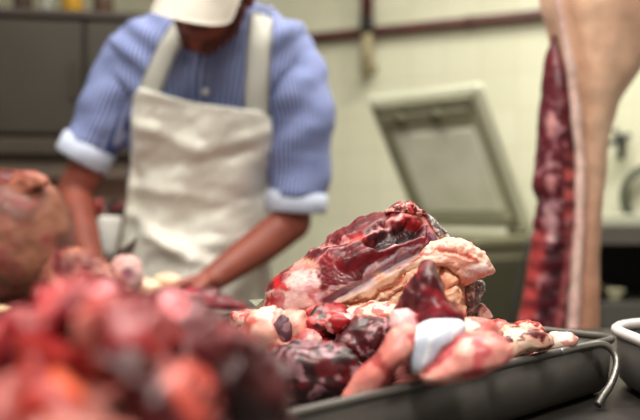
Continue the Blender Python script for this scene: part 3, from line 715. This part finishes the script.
# body of the heap under the pieces that show
o = blob('meat_slab', [(248, 392), (262, 352), (300, 334), (360, 330), (420, 332), (470, 338), (520, 350), (500, 392), (440, 402), (360, 404), (290, 404)], .86, .075, .07, patchy([MAR, (176, 44, 50), DRED, PINK], 30, 21), None, None, M=140, N=50, nz=(.006, 35, 3))
tag(o, 'broad dark red slab of meat lying on the tray under other trimmings', 'meat', G1)
o = blob('meat_slab', [(470, 362), (492, 350), (530, 346), (556, 350), (566, 366), (560, 392), (548, 404), (500, 410), (474, 398)], .915, .03, .04, patchy([(150, 44, 50), PINK, CREAM], 30, 23), None, None, M=120, N=40, nz=(.004, 35, 2))
tag(o, 'pinkish slab lying under the long pale trimming at the tray right end', 'meat', G1)
# folded clear plastic scrap beside the joint
bm = bmesh.new(); v = [P(249, 300, .97), P(264, 299, .965), P(262, 316, .955), P(256, 306, .93), P(250, 301, .955), P(260, 322, .96)]
vs = [bm.verts.new(p) for p in v]
for f in ((0, 1, 3), (1, 2, 3), (0, 3, 4), (3, 2, 5)): bm.faces.new([vs[k] for k in f])
bmesh.ops.solidify(bm, geom=bm.faces[:], thickness=.0012)
o = bm_obj('plastic_scrap', bm, mat('pale_green_plastic', (196, 206, 180), .2, 0, .1, 60, trans=.25, coat=.5), None, False)
tag(o, 'small folded clear greenish plastic scrap at left tip of the joint', 'plastic scrap')

# ---------------------------------------------------------------- foreground heap, far out of focus
G2 = 'raw meat chunks in the near heap'
def fp(cols, seed, marks=()):
    base = patchy(cols, 22, seed, .5)
    def f(x, y, co):
        c = base(x, y, co); n = fbm(co*40, 2)
        for pts, wd_, col in marks: c = mixc(c, col, sstep(wd_, wd_*.3, segdist(x, y, list(pts))+wd_*.4*n))  # coral and pale marks paint highlights into the meat colour
        return np.clip(c, 0, 1)**1.15
    return f
def fg(name, outline, d, tf, tb, cols, seed, label, marks=(), disp=None):
    o = blob(name, [(a, b+9) for a, b in outline], d*.9, tf, tb, fp(cols, seed, marks), None, None, M=110, N=44, nz=(.007, 38, 2), rough_edge=11, disp=disp); tag(o, label, 'meat', G2)
fg('meat_chunk', [(-12, 345), (2, 308), (26, 294), (48, 300), (64, 318), (70, 350), (56, 380), (20, 392), (-8, 380)], .47, .03, .04, [(176, 48, 64), (130, 16, 34), (222, 130, 130)], 31, 'dusky red chunk at the left end of the near heap',
   [([(30, 320), (50, 338)], 9, (226, 150, 146)), ([(22, 344), (26, 366)], 10, (110, 10, 24))])
fg('meat_chunk', [(30, 318), (38, 288), (60, 272), (86, 270), (108, 280), (118, 306), (112, 340), (90, 360), (56, 356), (36, 342)], .48, .03, .05, [(186, 36, 58), (150, 18, 44)], 32, 'topmost crimson chunk of the near heap',
   [([(50, 290), (46, 310)], 14, (196, 66, 66)), ([(88, 286), (94, 300)], 8, (222, 150, 156)), ([(72, 330), (60, 300)], 7, (150, 20, 50))])
fg('meat_chunk', [(78, 336), (82, 304), (100, 288), (132, 290), (158, 304), (172, 328), (168, 362), (148, 388), (112, 390), (90, 372)], .43, .03, .05, [(164, 18, 44), (128, 10, 34)], 33, 'rounded crimson chunk with a pale salmon left face',
   [([(88, 302), (92, 322), (96, 346)], 15, (214, 92, 78)), ([(90, 296), (96, 312)], 7, (240, 190, 190)), ([(106, 362), (132, 372), (150, 358)], 12, (214, 74, 66))])
fg('meat_chunk', [(22, 396), (30, 352), (50, 340), (78, 356), (98, 384), (92, 420), (70, 442), (36, 440)], .41, .025, .05, [(190, 70, 60), (160, 40, 46)], 34, 'bright salmon chunk low in the near heap', [([(26, 342), (60, 360), (84, 392)], 7, (120, 10, 28)), ([(56, 372), (76, 400)], 9, (240, 140, 110))])
fg('meat_chunk', [(-14, 430), (-10, 380), (14, 362), (38, 376), (48, 408), (46, 450), (10, 470)], .40, .025, .05, [(188, 110, 104), (160, 66, 70)], 35, 'pale pink chunk at the bottom left corner of the near heap', [])
fg('meat_chunk', [(44, 440), (60, 400), (90, 386), (124, 392), (146, 414), (146, 450), (110, 474), (66, 470)], .385, .025, .05, [(200, 140, 130), (186, 100, 98)], 36, 'whitish pink chunk in front of the salmon chunk', [])
fg('meat_chunk', [(136, 420), (142, 376), (160, 352), (188, 354), (212, 378), (226, 414), (216, 452), (170, 466)], .40, .03, .05, [(120, 16, 36), (84, 10, 24)], 37, 'dark maroon chunk with a salmon streak near the bottom edge', [([(176, 372), (190, 396), (206, 424)], 20, (206, 108, 94)), ([(196, 352), (204, 370)], 8, (200, 120, 130))])
fg('meat_chunk', [(120, 320), (136, 300), (160, 294), (188, 300), (216, 316), (226, 342), (212, 366), (170, 374), (136, 356)], .50, .03, .05, [(120, 20, 38), (150, 36, 52), (70, 10, 22)], 38, 'dark maroon chunk in the middle of the near heap', [([(160, 306), (176, 314)], 8, (222, 140, 146))])
fg('meat_chunk', [(196, 372), (204, 340), (222, 326), (248, 330), (272, 350), (286, 384), (290, 420), (268, 452), (220, 456), (200, 420)], .46, .03, .05, [(104, 16, 34), (60, 8, 18), (78, 10, 24)], 39, 'near black maroon chunk at the right end of the near heap', [([(228, 342), (246, 352)], 12, (176, 30, 54))])
fg('meat_strip', [(78, 300), (88, 284), (100, 286), (106, 306), (104, 332), (96, 348), (84, 338), (80, 318)], .40, .014, .02, [(222, 116, 96), (230, 160, 150), (196, 60, 60)], 43, 'pale coral strip standing between the two crimson chunks')
fg('meat_strip', [(10, 318), (22, 306), (50, 322), (84, 346), (92, 358), (78, 360), (44, 342), (18, 332)], .41, .012, .02, [(206, 92, 88), (160, 30, 46), (222, 140, 136)], 44, 'thin coral strip lying slantwise across the left of the heap')
fg('meat_strip', [(98, 346), (110, 338), (134, 352), (158, 372), (166, 388), (150, 388), (122, 372), (104, 360)], .38, .012, .02, [(104, 10, 28), (150, 26, 42)], 45, 'dark wine strip slanting under the rounded crimson chunk')
fg('meat_strip', [(54, 296), (64, 282), (80, 280), (86, 296), (76, 316), (62, 326), (52, 314)], .415, .012, .02, [(150, 16, 44), (206, 70, 84)], 46, 'deep crimson scrap against the pale coral strip')
fg('meat_strip', [(228, 330), (240, 318), (256, 326), (262, 344), (252, 358), (236, 350)], .41, .012, .02, [(128, 14, 42), (96, 10, 30)], 47, 'dark ruby scrap on the near black chunk at the heap end')
fg('meat_chunk', [(-20, 340), (-8, 310), (10, 318), (14, 350), (4, 372), (-16, 366)], .52, .03, .04, [(120, 20, 30), (80, 14, 22)], 40, 'dark red chunk cut off by the left picture edge')
o = blob('meat_slab', [(-60, 470), (-40, 380), (30, 350), (120, 350), (220, 365), (280, 400), (300, 480), (280, 580), (120, 620), (-20, 590)], .47, .06, .06, fp([(96, 12, 28), (150, 34, 44)], 41), None, None, M=110, N=44, nz=(.006, 30, 3))
tag(o, 'big dark red slab at the bottom of the near heap', 'meat', G2)

# ---------------------------------------------------------------- ham on the cutting table
dH = 1.70
hm = empty('raw_ham', P(20, 305, dH), 'large round ham with brownish pink skin at the left edge', 'ham')
def hamp(x, y, co):
    n = fbm(co*30, 3); c = flat(len(x), (138, 88, 68)); c = mixc(c, (100, 58, 46), sstep(-.1, .5, fbm(co*12, 3)))
    c = mixc(c, (140, 64, 62), sstep(.2, .5, n)*.6); c = mixc(c, (190, 140, 114), sstep(10, 2, segdist(x, y, [(34, 178), (56, 190), (70, 220)]))*.6)
    c = mixc(c, (150, 60, 56), sstep(3, .5, segdist(x+4*n, y+5*n, [(6, 215), (14, 235), (10, 262), (18, 285)]))*.6)
    c = mixc(c, (130, 60, 56), sstep(3, .5, segdist(x+5*n, y+5*n, [(44, 232), (50, 246), (44, 258)]))*.6); return c
blob('skin', [(-60, 240), (-40, 190), (-10, 170), (14, 170), (34, 174), (52, 186), (66, 206), (72, 232), (72, 262), (66, 286), (50, 300), (10, 307), (-36, 303), (-56, 280)], dH, .12, .11, hamp, SKINP, hm, M=160, N=60, nz=(.004, 16, 3))
blob('cut_face', [(-30, 196), (-16, 178), (0, 170), (12, 172), (20, 178), (8, 190), (2, 204), (-12, 212)], dH-.055, .025, .04, patchy([(110, 16, 24), (70, 10, 18), (160, 50, 46)], 30, 6), MEAT, hm, M=90, N=36)
blob('fat_edge', [(10, 182), (18, 173), (32, 171), (44, 176), (48, 184), (34, 190), (18, 200), (6, 212), (0, 206), (4, 192)], dH-.07, .012, .04, patchy([(176, 108, 86), (160, 84, 70)], 40, 8), FATM, hm, M=90, N=36)
sh = empty('raw_shank', P(95, 300, 1.66), 'brownish pink shank with a cut bone end beside the ham', 'shank')
blob('shank_meat', [(40, 282), (52, 256), (72, 248), (92, 254), (110, 266), (126, 282), (132, 296), (118, 306), (84, 310), (50, 306)], 1.59, .04, .035, patchy([(136, 76, 64), (166, 104, 84), (110, 40, 42)], 22, 5), SKINP, sh, M=110, N=40)
blob('bone_end', [(111, 284), (109, 268), (117, 257), (130, 255), (140, 264), (143, 279), (136, 292), (122, 294)], 1.62, .02, .045,
     lambda x, y, co: mixc(mixc(flat(len(x), (206, 160, 156)), (150, 92, 112), sstep(8, 3, np.hypot(x-128, y-274))), (222, 186, 180), sstep(3, .5, np.abs(np.hypot(x-128, y-276)-11))*.7), FATM, sh, M=90, N=36, nz=(.002, 50, 2))
def knob(px, py, d, rpx, label):
    pts = [(px+rpx*1.05*math.cos(a), py+rpx*.72*math.sin(a)) for a in np.linspace(0, 2*math.pi, 10, endpoint=False)]
    o = blob('fat_lump', pts, d, .02, .025, patchy([(236, 200, 166), (222, 168, 140)], 25, px), FATM, None, M=90, N=36, nz=(.002, 40, 2)); tag(o, label, 'fat', 'fat knobs by the butcher hand')
knob(145, 290, 1.68, 16, 'round cream fat knob in front, nearest the bone end')
knob(167, 284, 1.74, 15, 'cream fat knob half hidden behind the other, touching the fingers')
o = piece('meat_cut', [(128, 304), (150, 298), (176, 290), (206, 288), (232, 298), (244, 306), (236, 312), (180, 314), (136, 314)], 1.66, .03, .03, [(122, 26, 44), (90, 16, 30), (160, 50, 66)], 30, 'dark red cut of meat under the butcher hand', 'meat', 51)
# small object at the far left in front of the ham
o = piece('fat_scrap', [(-8, 309), (0, 304), (7, 307), (9, 313), (0, 317.5), (-10, 316)], 1.545, .01, .015, [(226, 206, 170)], 40, 'tiny cream scrap on the cutting table edge in front of the ham', 'fat scrap', 52)

# ---------------------------------------------------------------- the butcher
bt = empty('person', (P(195, 0, 2.1).x, 2.1, 0), 'person in a blue striped shirt, white bib apron and white cap cutting meat', 'person')
def V3(px, py, d): return P(px, py, d)
# head frame
hc = P(212, -15, 1.80)
f = Vector((-.32, -.78, -.56)).normalized(); up0 = Vector((.02, -.74, .64)); r_ = f.cross(up0).normalized(); up = r_.cross(f).normalized()
HM = Matrix(((r_.x, f.x, up.x, hc.x), (r_.y, f.y, up.y, hc.y), (r_.z, f.z, up.z, hc.z), (0, 0, 0, 1)))   # local: x right, y forward, z up
HR = HM.to_3x3().to_4x4()
def hp(x, y, z): return HM @ Vector((x, y, z))
bm = bmesh.new()
add_ell(bm, hp(0, -.005, .02), (.078, .098, .10), HR)
add_ell(bm, hp(0, .025, -.045), (.060, .062, .075), HR)
chain(bm, [(hp(0, .062, -.098), .022), (hp(0, .05, -.105), .026)])           # chin
chain(bm, [(hp(-.045, .01, -.07), .022), (hp(0, .055, -.1), .022)]); chain(bm, [(hp(.045, .01, -.07), .022), (hp(0, .055, -.1), .022)])
chain(bm, [(hp(0, .085, .012), .009), (hp(0, .112, -.028), .014)]); add_ell(bm, hp(.012, .1, -.03), (.009,)*3); add_ell(bm, hp(-.012, .1, -.03), (.009,)*3)   # nose
chain(bm, [(hp(-.022, .082, -.062), .0075), (hp(0, .09, -.06), .009)]); chain(bm, [(hp(.022, .082, -.062), .0075), (hp(0, .09, -.06), .009)])
chain(bm, [(hp(-.02, .08, -.072), .0075), (hp(.02, .08, -.072), .0075)])
chain(bm, [(hp(-.05, .068, .03), .012), (hp(.05, .068, .03), .012)])         # brow
for s in (-1, 1):
    add_ell(bm, hp(s*.082, -.008, -.005), (.010, .018, .032), HR); add_ell(bm, hp(s*.048, .06, -.02), (.024, .022, .022), HR)
nb = P(220, 22, 1.98)
chain(bm, [(hp(0, -.035, -.03), .058), (nb, .062)])
# torso, arms and legs
sL = P(138, 60, 2.0); sR = P(292, 66, 2.0)     # picture-left and picture-right shoulders
eL = P(74, 196, 1.99); eR = P(292, 222, 1.98)
wL = P(92, 268, 1.80); wR = P(208, 282, 1.80)
pel = P(190, 300, 2.13)
chain(bm, [(nb, .06), (P(205, 60, 2.03), .11)])
chain(bm, [(P(160, 60, 2.02), .085), (P(250, 66, 2.02), .085)])
chain(bm, [(P(180, 80, 2.03), .10), (P(180, 200, 2.1), .09), (P(172, 300, 2.13), .10)])
chain(bm, [(P(225, 80, 2.03), .10), (P(215, 200, 2.1), .09), (P(208, 300, 2.13), .10)])
chain(bm, [(P(165, 60, 2.02), .06), (sL, .05), (eL, .042), (wL, .027)])
chain(bm, [(P(245, 62, 2.02), .06), (sR, .05), (eR, .043), (P(262, 244, 1.92), .042), (wR, .0275)])
for s, hx_ in ((-1, P(170, 0, 2.13).x), (1, P(212, 0, 2.13).x)):
    chain(bm, [((hx_, 2.13, .86), .09), ((hx_+s*.02, 2.13, .5), .06), ((hx_+s*.03, 2.16, .1), .042)]); chain(bm, [((hx_+s*.03, 2.15, .05), .04), ((hx_+s*.04, 1.99, .035), .033)])
def hand(bm, wrist, fwd, pn, side, curl=.5, sc_=1.0):
    """fwd along the palm, pn out of the back of the hand, side = toward the thumb"""
    fwd = fwd.normalized(); side = (side-fwd*side.dot(fwd)).normalized(); pn = (pn-fwd*pn.dot(fwd)); pn = (pn-side*pn.dot(side)).normalized()
    for k in range(4):
        o_ = .030-.02*k
        chain(bm, [(wrist+side*o_*.5, .02), (wrist+fwd*.085+side*o_*1.02, .0115)])
    lens = [(.040, .025, .020), (.045, .028, .022), (.042, .026, .021), (.032, .020, .018)]
    for k in range(4):
        p = wrist+fwd*(.088-.004*abs(k-1))+side*(.031-.0205*k); a = .25*curl
        pts = [(p, .0105)]
        for j, L in enumerate(lens[k]):
            a += curl*(.55 if j else .35); dr = fwd*math.cos(a)-pn*math.sin(a)+side*(.08-.05*k)*.6
            p = p+dr.normalized()*L*sc_; pts.append((p, .0098-.0009*j))
        chain(bm, pts)
    p = wrist+fwd*.02+side*.022; pts = [(p, .017)]
    for L, q in ((.042, fwd*.65+side*.8-pn*.25), (.032, fwd*.85+side*.35-pn*.4), (.026, fwd*.95+side*.05-pn*.4)):
        p = p+q.normalized()*L; pts.append((p, .0125))
    chain(bm, pts)
hand(bm, wR, (P(166, 291, 1.735)-wR), Vector((.1, -.25, .9)), Vector((-.2, -.8, .1)), .8)
hand(bm, wL, (P(116, 278, 1.70)-wL), Vector((-.1, -.25, .9)), Vector((.6, .5, .1)), .9)
me = remesh(bm, .0042, 3)
body = link('body', me, HUMAN, bt)
# eyes
for s in (-1, 1):
    bm = bmesh.new(); add_ell(bm, hp(s*.031, .083, .008), (.0115,)*3, seg=16); bm_obj('eye', bm, mat('eye_white', (225, 220, 212), .2), bt)
# hair and stubble beard
bm = bmesh.new(); add_ell(bm, hp(0, -.022, .012), (.081, .094, .098), HR, 32)
me = remesh(bm, .006, 2); co = getco(me); no = getno(me); co = co+no*(.004*fbm(co*120, 2))[:, None]; setco(me, co); link('hair', me, HAIRM, bt)
bm = bmesh.new()
for s in (-1, 1): chain(bm, [(hp(s*.073, .02, -.03), .013), (hp(s*.055, .03, -.075), .016), (hp(s*.02, .063, -.104), .019)])
chain(bm, [(hp(-.03, .09, -.048), .006), (hp(0, .1, -.046), .0075), (hp(.03, .09, -.048), .006)])
me = remesh(bm, .004, 3); link('stubble', me, mat('brown_stubble', (86, 42, 34), .8, 0, .3, 150, .4), bt)
# cap
bm = bmesh.new(); n_ = 40; rings = []
for j in range(13):
    a = j/12*math.pi/2*.995; rr = math.cos(a); hh = math.sin(a)
    rings.append([bm.verts.new(hp((.088+.002*math.sin(6*t))*rr*math.cos(t), -.004+.118*rr*math.sin(t), .036+.105*hh)) for t in np.linspace(0, 2*math.pi, n_, endpoint=False)])
for a, b in zip(rings[:-1], rings[1:]):
    for k in range(n_): bm.faces.new((a[k], a[(k+1) % n_], b[(k+1) % n_], b[k]))
bm.faces.new(rings[-1])
bmesh.ops.solidify(bm, geom=bm.faces[:], thickness=.003)
cap = bm_obj('cap', bm, CAPM, bt)
bm = bmesh.new(); g = []
nu, nv = 25, 12
for j in range(nv):
    v_ = j/(nv-1); row = []
    for i in range(nu):
        t = (i/(nu-1)-.5)*2; ang = t*1.22
        bx, by = .088*math.sin(ang), -.004+.118*math.cos(ang)
        ex, ey = .082*math.sin(t*1.45)*1.0, -.004+.118*math.cos(1.22)+.045+.098*math.cos(t*1.5)
        x = bx+(ex-bx)*v_; y = by+(ey-by)*v_
        z = .036-.030*(x/.09)**2-.034*v_**1.2
        row.append(bm.verts.new(hp(x, y, z)))
    g.append(row)
for j in range(nv-1):
    for i in range(nu-1): bm.faces.new((g[j][i], g[j][i+1], g[j+1][i+1], g[j+1][i]))
bmesh.ops.solidify(bm, geom=bm.faces[:], thickness=.004)
bm_obj('visor', bm, CAPM, cap)
bm = bmesh.new(); c = hp(0, 0, .143); add_ell(bm, c, (.008,)*3, seg=12); bm_obj('cap_button', bm, CAPM, cap)

# shirt: torso rings (py, centre px, half width px, depth centre, half depth m)
TR = [(2, 222, 22, 1.975, .055), (10, 222, 40, 1.98, .075), (20, 220, 66, 1.985, .09), (32, 217, 90, 1.99, .105), (50, 213, 101, 1.995, .125), (80, 208, 98, 2.01, .14), (110, 206, 86, 2.03, .145),
      (150, 202, 77, 2.06, .14), (190, 198, 71, 2.09, .13), (230, 194, 70, 2.11, .13), (280, 190, 70, 2.13, .13), (340, 190, 70, 2.13, .13)]
TRa = np.array(catmull(TR, 20))
def ring(py):
    return [np.interp(py, TRa[:, 0], TRa[:, k]) for k in range(1, 5)]
def torso_y(px, py, off=0.0):
    c, hw, yc, hd_ = ring(py); t = np.clip((px-c)/(hw*1.04), -1, 1); return yc-(hd_+off)*np.sqrt(np.maximum(1-np.abs(t)**2.4, 0))**.9
nu = 160; V = []; pyv = np.linspace(2, 340, 200)
an = np.linspace(0, 2*math.pi, nu, endpoint=False)
for py in pyv:
    c, hw, yc, hd_ = ring(py); cs = np.sign(np.cos(an))*np.abs(np.cos(an))**.85; sn = np.sign(np.sin(an))*np.abs(np.sin(an))**.85
    X = (c+hw*cs-320)*2.02/F; V.append(np.c_[X, yc-hd_*sn, np.full(nu, CZ-(py-HY)*2.02/F)])
V = np.vstack(V); me = gridmesh('shirt', V, nu, 200, True, (V[:nu].mean(0), V[-nu:].mean(0)))
co = getco(me); no = getno(me)
stripe = np.r_[np.tile(an, 200), 0, 0]*.19+.004*fbm(co*6, 2)
w_ = .005*fbm(np.c_[co[:, 0]*14, co[:, 1]*8, co[:, 2]*7], 3)
# drag folds from the shoulders toward the bib
w_ += .005*np.sin((co[:, 0]*1.0+co[:, 2]*1.3)*70)*sstep(-.28, -.4, co[:, 0])+.005*np.sin((co[:, 0]-co[:, 2]*1.2)*60)*sstep(-.18, -.08, co[:, 0])
w_ += -.01*sstep(.02, 0, np.abs(co[:, 0]-(-.275+.3*(1.4-co[:, 2]))))*sstep(1.37, 1.42, co[:, 2])
setco(me, co+no*w_[:, None]); setfl(me, 'stripe', stripe)
shirt = link('shirt', me, SHIRTM, bt)
def sleeve(pts, label=None):
    # pts: (point, radius)
    q = catmull([tuple(p)+(r,) for p, r in pts], 14); n = len(q); nu = 72; V = []; U = []; s = None
    for i, v in enumerate(q):
        p = Vector(v[:3]); t = (Vector(q[min(i+1, n-1)][:3])-Vector(q[max(i-1, 0)][:3])).normalized()
        if s is None: s = Vector((1, 0, 0)); 
        s = (s-t*s.dot(t)).normalized(); w2 = s.cross(t).normalized()
        for k in range(nu):
            a = 2*math.pi*k/nu; V.append(p+float(v[3])*(math.cos(a)*s+math.sin(a)*w2)); U.append(math.cos(a)*v[3]*1.25+.3)
    V = np.array([tuple(v) for v in V]); me = gridmesh('sleeve', V, nu, n, True, (V[:nu].mean(0), V[-nu:].mean(0)))
    U = U+[.3, .3]; co = getco(me); no = getno(me)
    t_ = np.r_[np.repeat(np.linspace(0, 1, n), nu), 0, 1]
    w_ = .006*fbm(np.c_[co[:, 0]*9, co[:, 1]*9, co[:, 2]*16], 2)+.0035*np.sin(t_*26+co[:, 0]*40)*sstep(.1, .5, t_)
    setco(me, co+no*w_[:, None]); setfl(me, 'stripe', U); return link('sleeve', me, SHIRTM, bt)
kL = P(90, 146, 1.985); kR = P(297, 196, 1.98)
s1 = sleeve([(P(165, 50, 2.01), .075), (P(147, 56, 2.0), .084), (P(124, 84, 1.99), .077), (P(108, 114, 1.985), .068), (kL, .060)])
s2 = sleeve([(P(262, 52, 2.01), .080), (P(280, 62, 2.0), .088), (P(296, 96, 1.985), .080), (P(300, 140, 1.98), .073), (kR, .066)])
def cuff(c, t, r, par):
    t = t.normalized(); bm = bmesh.new()
    add_tube(bm, [c-t*.024, c-t*.021, c, c+t*.02, c+t*.024, c+t*.022, c-t*.018], [r*.97, r*1.05, r*1.06, r*1.05, r*.99, r*.90, r*.9], 40)
    bm_obj('rolled_cuff', bm, CUFFM, par)
cuff(P(86, 152, 1.985), (P(68, 180, 1.985)-P(104, 118, 1.985)), .060, s1)
cuff(P(296, 202, 1.98), (P(293, 230, 1.98)-P(298, 150, 1.98)), .066, s2)
bm = bmesh.new(); c = P(206, 92, float(torso_y(206, 92))-.004); add_tube(bm, [c, c-Vector((0, .004, 0))], .007, 16); bm_obj('button', bm, WHITEP, shirt)
# collar
bm = bmesh.new(); add_tube(bm, [P(222, 12, 1.955)+Vector((.072*math.cos(a), .06*math.sin(a), .014*math.sin(a)-.004)) for a in np.linspace(0, 2*math.pi, 24, endpoint=False)], .012, 10, closed=True)
o = bm_obj('collar', bm, SHIRTM, bt); setfl(o.data, 'stripe', getco(o.data)[:, 0])
# apron: left and right edge by py
AE = [(91, 146, 262), (97, 139, 270), (104, 136, 271), (130, 131, 272), (160, 126, 272), (200, 119, 268), (230, 113, 266), (260, 106, 268), (300, 98, 274), (345, 96, 280)]
AEa = np.array(catmull(AE, 10))
NU, NV = 110, 130; V = []
tg = np.linspace(0, 1, NU)
for v_ in np.linspace(0, 1, NV):
    base = 91+v_*(520-91)
    pq = min(base, 345); l = np.interp(pq, AEa[:, 0], AEa[:, 1]); r = np.interp(pq, AEa[:, 0], AEa[:, 2])
    x = l+(r-l)*tg
    py = base+(1-v_)*(22*tg+5*np.sin(math.pi*tg))             # slanting bib top
    yy = np.array([float(torso_y(a, min(b, 340), .016)) for a, b in zip(x, py)])
    yc = np.array([float(ring(min(b, 340))[2]) for b in py]); yy = np.minimum(yy, yc-.075)
    yy -= .05*sstep(200, 330, py)*(1-np.abs(tg-.5)*1.2)
    s = (x-190)
    fold = .008*np.sin(s*.10+py*.05)*sstep(110, 160, py)+.012*fbm(np.c_[s*.022+py*.006, py*.028, np.zeros(NU)], 3)
    for (a, b, c2, d2, amp) in ((130, 122, 200, 150, .010), (268, 132, 190, 160, .012), (150, 168, 250, 150, -.008), (128, 185, 240, 205, .010), (140, 235, 220, 268, .014), (262, 190, 160, 230, -.010), (125, 215, 190, 262, .012), (150, 250, 250, 240, .010)):
        fold = fold+amp*np.exp(-(segdist(x, py, [(a, b), (c2, d2)])/7)**2)
    yy = yy-fold-.015
    V.append(np.c_[(x-320)*1.92/F, yy, CZ-(py-HY)*1.92/F])
V = np.vstack(V); me = gridmesh('apron', V, NU, NV, False)
bm = bmesh.new(); bm.from_mesh(me); bmesh.ops.recalc_face_normals(bm, faces=bm.faces); bmesh.ops.solidify(bm, geom=bm.faces[:], thickness=.003)
apron = bm_obj('apron', bm, APRONM, bt)
def strap(c0, c1, hw0, hw1):
    bm = bmesh.new(); rows = []
    for k in range(25):
        t = k/24; cx = c0[0]+(c1[0]-c0[0])*t; cy = c0[1]+(c1[1]-c0[1])*t; hw = hw0+(hw1-hw0)*t; row = []
        for j in range(7):
            px = cx+hw*(j/6*2-1)
            y = float(torso_y(px, max(cy, 3), .013))-.004*math.cos((j/6-.5)*3); y = min(y, ring(max(cy, 3))[2]-.05)
            row.append(bm.verts.new(((px-320)*1.93/F*1.0, y, CZ-(cy-HY)*1.93/F)))
        rows.append(row)
    for a, b in zip(rows[:-1], rows[1:]):
        for j in range(6): bm.faces.new((a[j], a[j+1], b[j+1], b[j]))
    bmesh.ops.solidify(bm, geom=bm.faces[:], thickness=.003); bm_obj('strap', bm, APRONM, apron)
strap((150, 102), (197, 4), 12.5, 10.5); strap((257, 122), (264, 4), 12, 11)
bm = bmesh.new(); c = P(263, 13, 1.9); add_tube(bm, [c+Vector((.014*math.cos(a), -.0, .014*math.sin(a))) for a in np.linspace(0, 2*math.pi, 20, endpoint=False)], .0022, 8, closed=True); bm_obj('strap_ring', bm, STEEL, apron)
# trousers and boots
bm = bmesh.new()
xa, xb = P(170, 0, 2.13).x, P(212, 0, 2.13).x
chain(bm, [((xa, 2.14, .98), .125), ((xb, 2.14, .98), .125)])
for s, hx_ in ((-1, xa), (1, xb)): chain(bm, [((hx_, 2.14, .9), .12), ((hx_+s*.02, 2.14, .5), .085), ((hx_+s*.03, 2.16, .13), .07)])
link('trousers', remesh(bm, .01, 4), TROUM, bt)
for s, hx_ in ((-1, xa), (1, xb)):
    bm = bmesh.new(); chain(bm, [((hx_+s*.03, 2.16, .2), .06), ((hx_+s*.03, 2.16, .062), .06)]); chain(bm, [((hx_+s*.03, 2.16, .055), .055), ((hx_+s*.045, 1.97, .045), .045)])
    link('boot', remesh(bm, .008, 4), WHITEP, bt)
# scabbard at the hip
c0 = P(104, 216, 1.96); sb = empty('knife_scabbard', c0, 'white plastic knife scabbard hanging at the butcher hip beside the apron', 'knife scabbard')
bm = bmesh.new(); pr = [(216, 13.5), (219, 14), (236, 12), (250, 9.5), (256, 7)]
add_tube(bm, [P(108-(p-216)*.05, p, 1.96) for p, r in pr], [r*1.96/F for p, r in pr], 20)
bmesh.ops.scale(bm, vec=(1, .55, 1), space=Matrix.Translation(-c0), verts=bm.verts); bm_obj('sheath', bm, WHITEP, sb)
bm = bmesh.new(); add_tube(bm, [P(104, 217, 1.96), P(106, 206, 1.98), P(118, 200, 2.05)], .006, 8, smooth_n=4); bm_obj('hanger_chain', bm, STEEL, sb)
bm = bmesh.new(); add_tube(bm, [P(100, 217, 1.955), P(99, 205, 1.955), P(98, 199, 1.955)], [.010, .012, .010], 12); bm_obj('knife_handle', bm, mat('red_knife_handle', (124, 40, 36), .4), sb)
# boning knife in the picture-left hand
ka = P(104, 272, 1.70); kb = P(132, 248, 1.66)
kr = empty('boning_knife', ka, 'thin steel knife held by the butcher over the bone end', 'knife')
dirn = (kb-ka).normalized(); sd_, upk = frame_at(dirn)
bm = bmesh.new(); add_tube(bm, [ka-dirn*.06, ka-dirn*.03, ka+dirn*.01], [.011, .013, .010], 12); bm_obj('handle', bm, mat('yellowed_handle', (150, 130, 90), .5), kr)
bm = bmesh.new(); pts = [ka+upk*.011, ka-upk*.011, kb-upk*.008, kb+dirn*.025+upk*.01, kb+upk*.011]
f1 = [bm.verts.new(p+sd_*.001) for p in pts]; f2_ = [bm.verts.new(p-sd_*.001) for p in pts]; bm.faces.new(f1); bm.faces.new(f2_[::-1])
for k in range(5): bm.faces.new((f1[k], f1[(k+1) % 5], f2_[(k+1) % 5], f2_[k]))
bm_obj('blade', bm, STEEL, kr, False)
